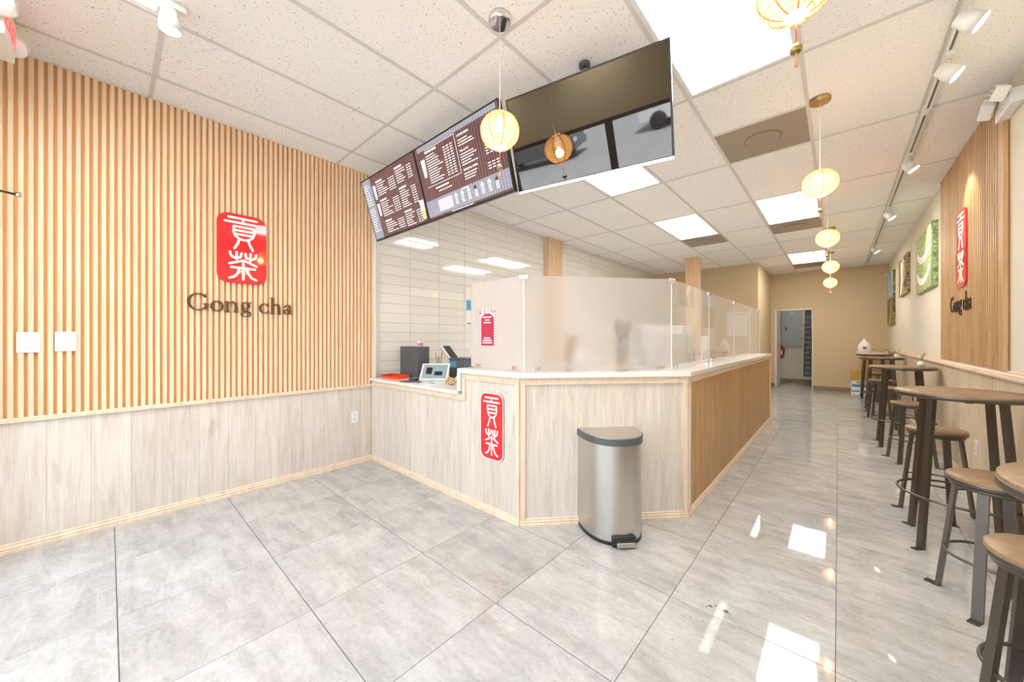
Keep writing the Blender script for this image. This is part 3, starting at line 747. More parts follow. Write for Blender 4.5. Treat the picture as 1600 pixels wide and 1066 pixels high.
# ================================================================== COUNTER
ct = thing('service_counter', 'pale wood service counter with raised angled front facing the door', 'counter', (0,0,0))
A_, B_, C_, D_ = (-2.205, 1.865), (-1.605, 1.865), (-.80, 2.76), (-.80, 6.95)
HI, LO = 1.005, .835
def off(p, q, d):   # inward offset of a segment
    v = Vector((q[0]-p[0], q[1]-p[1])).normalized(); n = Vector((-v.y, v.x)); return (p[0]+n.x*d, p[1]+n.y*d), (q[0]+n.x*d, q[1]+n.y*d)
T = .14
inner = [(-2.205, 1.873+T), (-1.605-.062, 1.873+T), (-.80-T-.008, 2.76+.058), (-.80-T-.008, 6.95)]
outer = [(-2.205, 1.873), (-1.609, 1.873), (-.808, 2.763), (-.808, 6.95)]
MB().prism(outer + inner[::-1], 0, HI).obj('knee_wall', 'oak', ct)
MB().box(XL+.012, 1.873, 0, -2.205, 1.873+T, LO).obj('low_knee_wall', 'oak', ct)
plank_run(ct, 'oak', (XL+.012, 1.873), (-2.205, 1.873), .0, LO, .24)
plank_run(ct, 'oak', (-2.205, 1.873), (-1.609, 1.873), .0, HI, .20)
plank_run(ct, 'oak', (-1.609, 1.873), (-.808, 2.763), .0, HI, .20)
plank_run(ct, 'oak_strip_lit', (-.808, 2.763), (-.808, 6.95), .0, HI, .105)
for p, q, z in (((XL+.012,1.865),(-2.16,1.865),LO), ((-2.16,1.865),(-1.605,1.865),HI), ((-1.605,1.865),(-.80,2.76),HI), ((-.80,2.76),(-.80,6.95),HI)):
    moulding(ct, 'top_moulding', 'pine', p, q, z-.045, z, .014)
for p, q in (((XL+.012,1.865),(-1.605,1.865)), ((-1.605,1.865),(-.80,2.76)), ((-.80,2.76),(-.80,6.95))):
    moulding(ct, 'base_moulding', 'pine', p, q, 0, .052, .016)
box('corner_post', 'pine', XL+.012, 1.852, .052, XL+.040, 1.866, LO-.045, ct, .003)
box('corner_post', 'pine', -2.195, 1.852, LO-.02, -2.160, 1.866, HI-.045, ct, .003)
def post(x, y, a): 
    o = MB().box(-.017, -.012, .05, .017, .006, HI-.044).obj('corner_post', 'pine', ct, (x, y, 0), a); bev(o, .003)
post(-1.622, 1.866, 0); post(-1.590, 1.876, math.atan2(.895,.805)); post(-.812, 2.742, math.atan2(.895,.805)); post(-.798, 2.785, math.radians(90)); post(-.800, 6.933, math.radians(90))
# ledge and low worktop
e = .028
ledge_o = [(-2.235, 1.865-e), (-1.592, 1.865-e), (-.80+e, 2.748), (-.80+e, 6.98)]
ledge_i = [(-2.235, 2.16), (-1.76, 2.16), (-1.13, 2.87), (-1.13, 6.98)]
lg = tag(MB().prism(ledge_o + ledge_i[::-1], HI, 1.04).obj('counter_ledge', 'quartz'), 'raised white ledge on the angled counter, carrying the glass screens', 'countertop'); bev(lg, .003)
lw = tag(MB().box(XL+.002, 1.865-e, LO, -2.24, 2.62, .862).obj('counter_worktop', 'quartz'), 'low white worktop by the register next to the slatted wall', 'countertop'); bev(lw, .003)
MB().box(-2.24, 1.84, .862, -2.205, 2.16, 1.005).obj('end_upstand', 'quartz', lg)
box('cabinet_base', 'white_paint', XL+.1, 2.02, 0, -2.30, 2.58, LO, ct)
# glass screens
G0, G1, G2 = (-2.20, 1.955), (-1.637, 1.945), (-.925, 2.80)
gz0, gz1 = 1.052, 1.715
def pane(label, p, q, m, z1=gz1, th=.010, group='glass screens along the counter ledge'):
    d = Vector((q[0]-p[0], q[1]-p[1], 0)); L = d.length-.008; a = math.atan2(d.y, d.x)
    t = thing('glass_screen', label, 'glass screen', (p[0]+d.normalized().x*.004, p[1]+d.normalized().y*.004, 0), a, group)
    box('glass_pane', m, 0, -th/2, gz0, L, th/2, z1, t)
    for x in (.07, L-.10):
        o = MB().box(x, -.013, 1.041, x+.045, .013, 1.075).obj('bottom_clamp', 'chrome', t); bev(o, .002)
    return t
pane('fluted frosted glass screen with a red notice, left end of the ledge', G0, G1, 'fluted')
pane('wide frosted misted glass screen on the angled corner of the counter', G1, G2, 'frost')
ys_ = [2.80, 3.86, 4.98, 6.02, 6.88]
ll = ['clear glass screen just right of the misted corner one', 'clear glass screen, second along the aisle side', 'clear glass screen, third along the aisle side', 'last clear glass screen at the far end of the counter']
for k in range(4): pane(ll[k], (-.925, ys_[k]), (-.925, ys_[k+1]), 'acrylic')
gc = ['metal corner clip joining the fluted and misted screens', 'metal corner clip joining the misted and first clear screens', 'metal clip on top between the first and second clear screens', 'metal clip on top between the second and third clear screens']
for k, (x, y, a) in enumerate(((G1[0], G1[1], .4), (G2[0], G2[1], 1.2), (-.925, ys_[1], 1.57), (-.925, ys_[2], 1.57))):
    o = MB().box(-.035, -.010, gz1-.028, .035, .010, gz1+.004).obj('glass_clip', 'chrome', None, (x, y, 0), a); bev(o, .003)
    tag(o, gc[k], 'clip', 'metal glass clips')
for k, (x, y) in enumerate([G1, G2] + [(-.925, v) for v in ys_[1:]]):
    o = MB().box(-.004, -.004, gz0, .004, .004, gz1-.03).obj('joint_strip', 'white_pl', None, (x, y, 0), .6)
    tag(o, ['pale joint strip at the left corner of the misted screen','pale joint strip at the right corner of the misted screen','pale joint strip after the first clear screen','pale joint strip after the second clear screen','pale joint strip after the third clear screen','pale end strip on the last clear screen'][k], 'joint strip', 'joint strips between the glass screens')
# red notice on the fluted screen
t = thing('notice_poster', 'red notice with white scalloped border on the fluted glass', 'poster', (-2.0, 1.9445, 1.361))
RX = Matrix.Rotation(math.radians(90), 4, 'X')
MB().box(-.092, -.002, -.145, .092, 0, .145).obj('white_sheet', 'white_paper', t)
p = [(-.070,-.142), (.070,-.142), (.070,.060)] + [(.070*math.cos(a)*1, .060+.045*math.sin(a)) for a in [math.radians(10*i) for i in range(1, 18)]] + [(-.070,.060)]
MB().prism(p, .002, .0032, RX).obj('red_field', 'pink', t)
mb = MB()
rr = random.Random(4)
for i in range(13):
    for s in (-1, 1): mb.box(s*.083-.005, -.0031, -.14+i*.0205, s*.083+.005, -.002, -.13+i*.0205)
for i in range(12):
    for j in range(3):
        if rr.random() < .72: mb.box(-.088+i*.0148, -.0031, .102+j*.014, -.088+i*.0148+.010, -.002, .111+j*.014)
mb.obj('red_ornament', 'pink', t)
mb = MB()
for z, w_, n in ((.072,.10,5), (.050,.05,3), (.030,.08,4), (-.088,.07,3), (-.106,.10,5), (-.124,.11,5)):
    for i in range(n): mb.box(-w_/2+i*w_/n, -.0042, z, -w_/2+(i+.8)*w_/n, -.0032, z+.010)
mb.obj('white_print_lines', 'white_paper', t)

# ---- things on the low worktop
Z0 = .862
t = thing('letter_tray', 'red plastic tray on the low worktop by the wall', 'tray', (-3.47, 2.02, Z0), .12)
MB().box(-.14,-.07,0,.14,.07,.006).obj('tray_base', 'red_pl', t)
MB().box(-.14,-.07,.006,-.134,.07,.035).box(.134,-.07,.006,.14,.07,.035).box(-.134,.064,.006,.134,.07,.035).box(-.134,-.07,.006,.134,-.064,.022).obj('tray_side', 'red_pl', t)
t = thing('speaker_box', 'tall dark grey box standing behind the red tray', 'box', (-3.42, 2.22, Z0))
box('box_body', 'grey_pl', -.175,-.07,0,.175,.07,.328, t, .004); MB().box(-.165,-.0715,.01,.165,-.07,.318).obj('front_face', 'grey_pl', t)
t = thing('drinking_cup', 'tall white cup standing on the dark grey box', 'cup', (-3.33, 2.21, Z0+.328))
MB().lathe([(.016,0),(.02,.13),(.021,.132)], 20).obj('cup_body', 'white_pl', t); MB().lathe([(.0,.131),(.024,.132),(.024,.139),(.0,.142)], 20).obj('cup_lid', 'white_pl', t)
for k, (x, y, lb) in enumerate(((-3.28, 2.215, 'small pink and white cup beside the tall white cup'), (-3.225+.0, 2.2, 'second small pink and white cup at the edge of the dark grey box'))):
    t = thing('sample_cup', lb, 'cup', (x-.0, y, Z0+.328)); MB().lathe([(.017,0),(.021,.055)], 18).obj('cup_body', 'white_pl', t)
    MB().lathe([(.0185,.012),(.0205,.040)], 18, cap=False).obj('pink_label', mat('pink_label', (.75,.25,.30), .5), t)
    if k: t.location.x = -3.265; t.location.y = 2.175
t = thing('receipt_printer', 'black receipt printer between the red tray and the register', 'printer', (-3.17, 2.24, Z0), .1)
box('printer_body', 'black', -.07,-.08,0,.07,.08,.085, t, .006); box('printer_lid', 'grey_pl', -.065,-.02,.085,.065,.075,.118, t, .006)
MB().box(-.05,-.081,.03,.05,-.080,.05).obj('paper_slot', 'white_pl', t)
t = thing('register_tablet', 'white touchscreen register on a sloping stand on the worktop', 'register', (-2.92, 2.13, Z0), math.radians(-48)); t.scale = (.84,.84,.84)
MB().prism([(-.10,0),(.10,0),(.10,.02),(-.06,.17),(-.10,.17)], -.13, .13, Matrix.Rotation(math.radians(90), 4, 'X') @ Matrix.Rotation(0, 4, 'Z')).obj('stand', 'white_pl', t)
RT = Matrix.Translation((.025,0,.105)) @ Matrix.Rotation(math.radians(43), 4, 'Y')
MB().box(-.125,-.16,-.008,.125,.16,.010, RT).obj('tablet_frame', 'white_pl', t); MB().box(-.105,-.14,.010,.105,.14,.012, RT).obj('tablet_screen', mat('tablet_glass', (.12,.17,.18), .08, emit=(.35,.45,.47), es=.35), t)
MB().box(-.06,-.10,.012,.04,-.03,.013, RT).box(.0,.0,.012,.06,.09,.013, RT).obj('tablet_icons', 'black', t)
t = thing('customer_display', 'slanted black and white screen rising behind the register', 'display screen', (-3.08, 2.46, Z0), math.radians(200))
MB().box(-.06,-.06,0,.06,.06,.012).obj('stand_foot', 'white_pl', t); MB().tube([(0,0,.01),(.02,0,.20)], .016, 10).obj('stand_neck', 'white_pl', t)
RT = Matrix.Translation((.02,0,.26)) @ Matrix.Rotation(math.radians(-50), 4, 'Y')
MB().box(-.10,-.08,-.012,.10,.08,.008, RT).obj('display_shell', 'white_pl', t); MB().box(-.09,-.07,.008,.09,.07,.010, RT).obj('display_face', 'black', t); MB().box(-.095,-.075,-.020,.095,.075,-.012, RT).obj('display_back', 'grey_pl', t)
t = thing('cash_drawer', 'charcoal cube box behind the register, by the ledge', 'box', (-2.86, 2.46, Z0), .15)
box('box_body', 'grey_pl', -.13,-.10,0,.13,.10,.20, t, .004); box('box_lid', 'navy', -.133,-.103,.20,.133,.103,.212, t, .003)
MB().box(-.12,-.102,.12,-.03,-.10,.18).obj('blue_label', 'blue_print', t)
t = tag(MB().prism([(.11*math.cos(a)*1.2, .07*math.sin(a)) for a in [2*math.pi*i/24 for i in range(24)]], 0, .004).obj('counter_mat', 'steel', None, (-3.02, 1.915, Z0), .2), 'thin silver oval plate at the worktop front edge', 'plate')
rr = random.Random(9)
for k, (x, y, m_, lb) in enumerate(((-2.60, 2.06, 'coil', 'tangled tan cord bundle at the right end of the low worktop'), (-2.66, 2.22, 'white_paper', 'pale crumpled cord bundle left of the tan one'))):
    mb = MB(); pts = []
    for i in range(60):
        a = i*.55; pts.append((.055*math.cos(a)*rr.uniform(.6,1.1), .045*math.sin(a)*rr.uniform(.6,1.1), .008+.055*rr.random()))
    mb.tube(pts, .0045, 6); tag(mb.obj('cord_bundle', m_, None, (x, y, Z0)), lb, 'cord')
t = thing('card_reader', 'small navy card reader in front of the printer', 'card reader', (-3.12, 2.03, Z0), .5)
box('reader_body', 'navy', -.035,-.06,0,.035,.06,.022, t, .004); MB().box(-.026,.0,.022,.026,.045,.024).obj('reader_screen', 'panel_grey', t)
t = thing('utensil_holder', 'black holder with sticks and tags behind the printer', 'holder', (-3.22, 2.40, Z0))
MB().lathe([(.045,0),(.05,.13)], 18).obj('holder_cup', 'black', t)
for i in range(7):
    a = i*.9; MB().tube([(.02*math.cos(a), .02*math.sin(a), .1), (.045*math.cos(a), .045*math.sin(a), .22+.02*(i%3))], .004, 6).obj('stick', ['coil','white_pl','black','red_pl','coil','kraft','black'][i], t)
t = thing('papers', 'white receipt sheet lying by the register base', 'paper', (-2.76, 2.0, Z0), .3); MB().box(-.06,-.09,.0,.06,.09,.002).obj('sheet', 'white_paper', t); MB().box(-.03,-.05,.002,.03,.0,.003).obj('printed_block', 'green_print', t)

# ---- kitchen side: work table behind the glass with what shows blurred
kt = thing('work_table', 'white work table standing behind the misted glass', 'work table', (0,0,0))
KT = .96
MB().prism([(-2.15,2.22),(-1.80,2.22),(-1.15,2.92),(-1.15,5.6),(-1.75,5.6),(-1.75,3.2),(-2.15,2.9)], KT-.03, KT).obj('table_top', 'quartz', kt)
MB().box(-1.63,3.06,0,-1.18,5.58,KT-.03).prism([(-2.10,2.27),(-1.82,2.27),(-1.18,2.95),(-1.6,3.05),(-2.1,2.85)], 0, KT-.03).obj('table_base', 'white_paint', kt)
def item(name, label, cat, x, y, parts, z=KT):
    t = thing(name, label, cat, (x, y, z))
    for nm, m_, pr in parts: MB().lathe(pr, 24).obj(nm, m_, t)
    return t
t = item('water_jug', 'white handled jug blurred behind the misted glass', 'jug', -1.62, 2.66, (('jug_body','white_pl',[(.075,0),(.08,.02),(.075,.16),(.05,.22),(.045,.24)]), ('jug_cap','steel',[(.03,.24),(.032,.27),(.02,.28)])))
MB().tube([(.07,.02,.20),(.13,.04,.18),(.15,.04,.12),(.12,.03,.05),(.07,.01,.03)], .008, 8).obj('jug_handle', 'white_pl', t)
t = item('kraft_bag', 'brown paper bag blurred behind the misted glass, left', 'bag', -1.80, 2.84, (('bag_body','kraft',[(.07,0),(.09,.10),(.085,.22),(.05,.31),(.055,.33)]),))
MB().ring(.03, .006, .0, n=20).obj('bag_handle', 'kraft', t, (0,0,.34))
t = item('tea_urn', 'dark steel urn blurred behind the misted glass, right of the jug', 'urn', -1.40, 3.00, (('urn_base','kraft',[(.07,0),(.075,.11)]), ('urn_body','dsteel',[(.045,.09),(.05,.12),(.05,.34)]), ('urn_lid','dsteel',[(.06,.34),(.075,.42),(.06,.47),(.02,.49)])))
t = item('drum_canister', 'grey canister at the right behind the misted glass', 'canister', -1.30, 3.30, (('canister_body','panel_grey',[(.09,0),(.095,.02),(.095,.38),(.08,.40)]), ('canister_lid','white_pl',[(.085,.40),(.08,.43),(.0,.44)])))
t = item('steel_kettle', 'low pale blue container by the left of the jug', 'container', -1.78, 2.62, (('container_body','panel_grey',[(.06,0),(.065,.08)]), ('container_lid','white_pl',[(.066,.08),(.05,.11),(.0,.115)])))
t = thing('drink_dispenser', 'steel drink machine behind the second clear screen', 'machine', (-1.40, 4.4, KT))
box('machine_body', 'steel', -.16,-.2,0,.16,.2,.36, t, .01); box('machine_head', 'white_pl', -.13,-.17,.36,.13,.17,.46, t, .01); MB().box(.16,-.12,.1,.165,.12,.3).obj('front_panel', 'panel_grey', t)
t = item('cup_stack', 'tall stack of white cups behind the third clear screen', 'cup stack', -1.32, 5.3, (('stacked_cups','white_pl',[(.045,0),(.05,.02),(.046,.03),(.05,.10),(.046,.11),(.05,.20),(.046,.21),(.05,.34),(.02,.35)]),))
t = thing('wall_notice', 'pale blank notice sheet on the beige partition wall', 'notice', (-1.75, BOXY-.004, 1.62)); MB().box(-.21,-.003,-.28,.21,0,.28).obj('sheet', 'white_paper', t); MB().box(-.19,-.004,.22,.19,-.003,.25).obj('heading_bar', 'panel_grey', t)
kc = thing('back_counter', 'long low kitchen counter along the tiled wall', 'counter', (0,0,0))
box('cabinet_body', 'white_paint', XT+.002, 2.9, 0, -3.12, 9.4, .84, kc); box('counter_slab', 'quartz', XT+.002, 2.88, .84, -3.08, 9.42, .87, kc)
o = thing('tile_sticker', 'blue and white notices taped on the tiled wall behind the fluted glass', 'sticker', (XT+.001, 3.26, 1.66), math.radians(90))
MB().box(-.06,-.002,.0,.06,0,.13).obj('round_print', 'ink_blue', o); MB().box(-.06,-.002,-.21,.06,0,-.02).obj('white_sheet', 'white_paper', o); MB().box(-.05,-.003,-.19,.05,-.002,-.17).obj('blue_bar', 'ink_blue', o); MB().box(-.06,-.002,.15,.06,0,.30).obj('white_sheet', 'white_paper', o)
t = thing('security_camera', 'small white dome camera with black lens under the ceiling corner', 'camera', (-3.60, 9.5, 2.72))
MB().lathe([(.05,0),(.06,.02),(.06,.05)], 20, mtx=Matrix.Rotation(math.radians(90), 4, 'X')).obj('camera_base', 'white_pl', t); MB().lathe([(.03,.05),(.035,.06),(.03,.08),(.0,.085)], 20, mtx=Matrix.Rotation(math.radians(90), 4, 'X')).obj('camera_lens', 'black', t)
MB().box(-.10,-.02,-.02,.0,.02,.02).obj('wall_arm', 'white_pl', t)

# ================================================================== TRASH CAN
ang = math.atan2(.895, .80)
t = thing('trash_can', 'half-round brushed steel pedal bin in front of the angled counter', 'trash can', (-1.213, 2.322, 0), ang)
def dshape(w, d, n=30, y0=0):
    P_ = [(-w, y0), (-w, y0-.03)]
    for i in range(1, n):
        a = math.pi*i/n; P_.append((-w*math.copysign(abs(math.cos(a))**.86, math.cos(a)), y0-.03-(d-.03)*abs(math.sin(a))**.86))
    P_ += [(w, y0-.03), (w, y0)]; return P_
def dsolid(name, m, w, d, z0, z1, smooth=True):
    o = MB().prism(dshape(w, d)[::-1], z0, z1).obj(name, m, t)
    for p in o.data.polygons:
        if abs(p.normal.z) < .5 and len(p.vertices) == 4: p.use_smooth = smooth
    o.data.set_sharp_from_angle(angle=.7) if hasattr(o.data, 'set_sharp_from_angle') else None
    return o
dsolid('base_band', 'black', .200, .315, 0, .022)
dsolid('steel_body', 'steel', .198, .312, .022, .612)
dsolid('lid_band', 'grey_pl', .205, .322, .612, .652)
dsolid('lid_plate', 'steel', .198, .314, .652, .658)
o = MB().box(-.075,-.330,.0,.075,-.300,.062).obj('pedal_surround', 'black', t); bev(o, .006)
o = MB().box(-.058,-.362,.014,.058,-.318,.040).obj('foot_pedal', 'steel', t); bev(o, .006)

# ================================================================== TABLES AND STOOLS
def leg_mesh(r0, z0, r1, wd, th, toe=.035):
    b = MB()
    s = (r1-r0)/(z0)
    # profile in the radial/z plane, extruded tangentially
    P_ = [(r0-th, z0), (r0, z0), (r1, .006), (r1+toe, .006), (r1+toe, 0), (r1-th, 0)]
    v = lambda r, z, y: (r, y, z)
    A = [b.b.verts.new(v(r, z, -wd/2)) for r, z in P_]; B = [b.b.verts.new(v(r, z, wd/2)) for r, z in P_]
    b.b.faces.new((A[0],A[1],A[2],A[5])); b.b.faces.new((A[5],A[2],A[3],A[4])); b.b.faces.new((B[0],B[5],B[2],B[1])); b.b.faces.new((B[5],B[4],B[3],B[2]))
    for i in range(6): b.b.faces.new((A[i], B[i], B[(i+1)%6], A[(i+1)%6]))
    m = b.me('leg'); m.materials.append(M['dsteel']); return m
def bar_table(x, y, rz, label, proto=[None]):
    if proto[0]: return dup(proto[0], (x,y,0), rz, label, 'round bar tables along the right wall')
    t = thing('bar_table', label, 'table', (x,y,0), rz, 'round bar tables along the right wall')
    MB().lathe([(0,.950),(.277,.950),(.280,.947),(.280,.939)], 56, cap=False).obj('table_top', 'oak_top', t)
    MB().lathe([(.0,.937),(.281,.939),(.282,.937),(.282,.921),(.276,.917),(.262,.913),(.0,.913)], 56, cap=False).obj('rim_band', 'dsteel', t)
    lm = leg_mesh(.20, .915, .275, .030, .026)
    for k in range(4):
        link('leg', lm, None, t, (0,0,0), math.radians(45+90*k))
    MB().box(-.19,-.015,.901,.19,.015,.913).box(-.015,-.19,.901,.015,.19,.913).obj('support_bar', 'dsteel', t)
    MB().ring(.268, .0075, .315, n=48).obj('foot_ring', 'dsteel', t)
    proto[0] = t; return t
def bar_stool(x, y, rz, label, proto=[None]):
    if proto[0]: return dup(proto[0], (x,y,0), rz, label, 'round wooden-topped bar stools')
    t = thing('bar_stool', label, 'stool', (x,y,0), rz, 'round wooden-topped bar stools')
    MB().lathe([(0,.615),(.151,.615),(.154,.612),(.154,.600)], 48, cap=False).obj('seat', 'oak_top', t)
    MB().lathe([(.0,.598),(.154,.600),(.155,.597),(.154,.586),(.150,.580),(.0,.580)], 48, cap=False).obj('seat_band', 'dsteel', t)
    MB().lathe([(.0,.579),(.140,.579),(.140,.562),(.130,.562),(.130,.570),(.0,.570)], 40, cap=False).obj('seat_frame', 'dsteel', t)
    lm = leg_mesh(.132, .572, .195, .036, .014, .040)
    for k in range(4): link('leg', lm, None, t, (0,0,0), math.radians(90*k))
    MB().ring(.160, .007, .235, n=40).obj('foot_ring', 'dsteel', t)
    proto[0] = t; return t
bar_table(.555, 3.47, 0, 'round bar table in full view, second nearest, its top level with the wall rail')
bar_table(.563, 1.41, .1, 'round bar table cut off by the right edge, only its rim showing')
bar_table(.555, 6.25, 0, 'round bar table with a round white vase, third from the front')
bar_table(.56, 9.1, 0, 'round bar table before the tray table, carrying a pinkish vase')
bar_table(.56, 11.0, 0, 'farthest round bar table, with the wooden tray')
bar_stool(.55, 2.78, math.radians(-27), 'bar stool in full view in front of the second table')
bar_stool(.505, 1.90, math.radians(20), 'bar stool nearest the camera at the bottom right corner')
bar_stool(.53, 4.05, math.radians(15), 'bar stool seen through the legs of the second table')
bar_stool(.56, 5.55, math.radians(60), 'bar stool with a lit brown seat just behind the second table')
bar_stool(.60, 7.15, math.radians(0), 'bar stool tucked behind the third table')
bar_stool(.52, 8.35, math.radians(30), 'dark bar stool in front of the pinkish vase table')
bar_stool(.58, 10.1, math.radians(0), 'farthest dark bar stool before the tray table')
# vases, tray, package
def sprig(t, n, hgt, spread, seed):
    r_ = random.Random(seed); st = MB(); lf = MB()
    for i in range(n):
        a = r_.uniform(0, 6.28); e_ = Vector((spread*math.cos(a), spread*math.sin(a), hgt*r_.uniform(.7,1.1))); s_ = Vector((0,0,0))
        st.tube([s_, e_*.5+Vector((0,0,hgt*.15)), e_], .0018, 5)
        for k in range(5):
            p = s_.lerp(e_, .35+.16*k) + Vector((0,0,hgt*.08)); b_ = a + r_.uniform(-1.2, 1.2); L = .035
            d = Vector((math.cos(b_), math.sin(b_), r_.uniform(-.1,.5))).normalized(); u = d.cross(Vector((0,0,1))).normalized()*.010
            vs = [lf.b.verts.new(q) for q in (p, p+d*L*.5+u, p+d*L, p+d*L*.5-u)]; lf.b.faces.new(vs)
            vs = [lf.b.verts.new(q-Vector((0,0,.0008))) for q in (p, p+d*L*.5+u, p+d*L, p+d*L*.5-u)]; lf.b.faces.new(vs[::-1])
    st.obj('stem', 'leaf', t); lf.obj('foliage', 'leaf', t)
def vase(x, y, label, m, seed):
    t = thing('bud_vase', label, 'vase', (x, y, .950))
    MB().lathe([(.020,0),(.038,.014),(.047,.040),(.042,.070),(.022,.088),(.018,.094),(.014,.094),(.014,.06)], 24).obj('vase_body', m, t)
    g = bpy.data.objects.new('x', None); bpy.data.objects.remove(g)
    sprig(t, 5, .16, .07, seed); 
    for c in t.children:
        if c.name.startswith(('stem', 'foliage')): c.location = (0,0,.07)
    t.scale = (.72,.72,.72)
vase(.70, 6.18, 'round white vase with a green sprig on the third table', 'white_pl', 1)
vase(.735, 8.95, 'small pinkish vase with a sprig on the fourth table', 'white_print', 2)
t = thing('serving_tray', 'wooden serving tray on the farthest table', 'tray', (.53, 10.98, .950), .05)
MB().box(-.23,-.15,0,.23,.15,.012).box(-.23,-.15,.012,-.215,.15,.05).box(.215,-.15,.012,.23,.15,.05).box(-.215,-.15,.012,.215,-.138,.04).box(-.215,.138,.012,.215,.15,.04).obj('tray_body', 'pine', t)
o = thing('wrapped_gift', 'white wrapped domed package with a peaked top on the tray', 'package', (.42, 10.98, .9625))
MB().lathe([(.10,0),(.125,.03),(.13,.12),(.115,.20),(.07,.26),(.03,.29),(.035,.32),(.0,.325)], 24).obj('wrapping', 'white_paper', o)
MB().box(-.035,-.133,.10,.035,-.128,.15).obj('red_mark', 'pink', o)
o.scale = (.82,.82,.95)
t = thing('greenery', 'loose green sprigs lying along the tray edge', 'plant', (.66, 10.95, .992)); sprig(t, 7, .07, .16, 8)
# cartons at the back
def carton(label, x0, y0, x1, y1, z0, z1, m, band=None):
    t = thing('carton', label, 'box', ((x0+x1)/2, (y0+y1)/2, z0)); w_, d_ = (x1-x0)/2, (y1-y0)/2
    box('carton_body', m, -w_,-d_,0,w_,d_,z1-z0, t, .003)
    MB().box(-w_-.0005,-.02,-.0+.0,w_+.0005,.02,z1-z0+.001).obj('tape', 'coil' if m == 'cardboard' else 'white_pl', t)
    if band: MB().box(-w_+.01,-d_-.001,(z1-z0)*.55,w_-.01,-d_,(z1-z0)*.75).box(-w_+.01,-d_-.001,(z1-z0)*.2,w_-.01,-d_,(z1-z0)*.3).obj('printed_band', band, t)
carton('blue and white carton on the floor at the back corner', .22, 11.42, .50, 11.72, 0, .32, 'white_paper', 'blue_print')
carton('green striped white carton next to the blue one', .52, 11.42, .80, 11.72, 0, .34, 'white_paper', 'green_print')
carton('small brown carton stacked on the blue and white one', .22, 11.42, .38, 11.70, .32, .56, 'cardboard')
carton('large brown carton stacked behind the far tables', .40, 11.45, .78, 11.80, .34, .83, 'cardboard')

# ================================================================== WALL THINGS
def picture(label, y0, y1, z0, z1, layers):
    t = thing('canvas_print', label, 'picture', (XR, (y0+y1)/2, (z0+z1)/2), math.radians(-90)); w_ = abs(y1-y0)/2; h_ = (z1-z0)/2
    box('canvas', layers[0], -w_,-.038,-h_,w_,-.001,h_, t, .002)
    for nm, m_, poly in layers[1:]:
        MB().prism([(u*w_, v*h_) for u, v in poly], .0385, .0392, RX).obj(nm, m_, t)
    return t
def cres(cx, cy, r, t_, n=14):
    a = [(cx+r*math.cos(math.radians(200+140*i/n)), cy+r*.8*math.sin(math.radians(200+140*i/n))) for i in range(n+1)]
    b = [(cx+(r-.05)*math.cos(math.radians(205+130*i/n)), cy+t_+(r*.8-t_*.4)*math.sin(math.radians(205+130*i/n))) for i in range(n+1)]
    return a + b[::-1]
picture('large canvas print of green tea leaves in white bowls', 6.42, 7.72, 1.90, 2.66, ['tea', ('bowl_rim','white_paper',cres(-.1,.55,.75,.18)), ('bowl_rim','white_paper',cres(-.1,-.15,.8,.18)), ('dark_edge','green_print',[(.82,-1),(.98,-1),(.98,1),(.82,1)]), ('twig','kraft',[(-.95,-.6),(-.9,-.55),(-.7,-.95),(-.78,-1)])])
picture('middle canvas print of dried tea on dark wood', 8.62, 9.70, 2.03, 2.68, ['tea2', ('dark_wood','brownprint',[(.25,-.6),(.98,-.8),(.98,.98),(.1,.98)]), ('scoop','white_paper',[(-.3,-.9),(.0,-.2),(-.25,.85),(-.5,.8),(-.2,-.1),(-.6,-.9)]), ('pale_tray','white_print',[(.5,-.7),(.9,-.3),(.8,-.2),(.4,-.55)])])
picture('farthest narrow canvas print of a field under a blue sky', 10.65, 11.75, 1.58, 2.68, ['field', ('sky','skyprint',[(-.98,-.0),(.98,.08),(.98,.98),(-.98,.98)]), ('path','coil',[(-.4,-1),(.1,-1),(.4,-.4),(.0,-.1),(-.1,-.15),(.2,-.45)])])
def plate(label, loc, rz, kind, w_=.036, h_=.057):
    t = thing('wall_plate', label, 'switch' if kind == 's' else 'outlet', loc, rz)
    o = MB().box(-w_,-.006,-h_,w_,0,h_).obj('cover_plate', 'white_pl', t); bev(o, .002)
    if kind == 's':
        n = round(w_/.03)
        for i in range(n):
            x = (i-(n-1)/2)*.046; o = MB().box(x-.016,-.010,-.034,x+.016,-.006,.034).obj('rocker', 'white_paint', t); bev(o, .002)
    else:
        for z in (-.022, .022):
            o = MB().box(-.016,-.008,z-.014,.016,-.006,z+.014).obj('socket', 'white_paint', t)
            MB().box(-.008,-.0085,z-.005,-.006,-.008,z+.006).box(.006,-.0085,z-.005,.008,-.008,z+.006).obj('slot', 'grey_pl', t)
    return t
plate('white switch plate on the slatted wall, left of the pair', (XL+.004, -.325, 1.25), math.radians(90), 's', .044, .062)
plate('white switch plate on the slatted wall, right of the pair', (XL+.004, -.182, 1.255), math.radians(90), 's', .044, .062)
plate('white outlet low on the pale wood panelling of the left wall', (XL, 1.672, .478), math.radians(90), 'o')
plate('white outlet low on the right wall under the second table', (XR-.008, 4.80, .37), math.radians(-90), 'o', .038, .062)
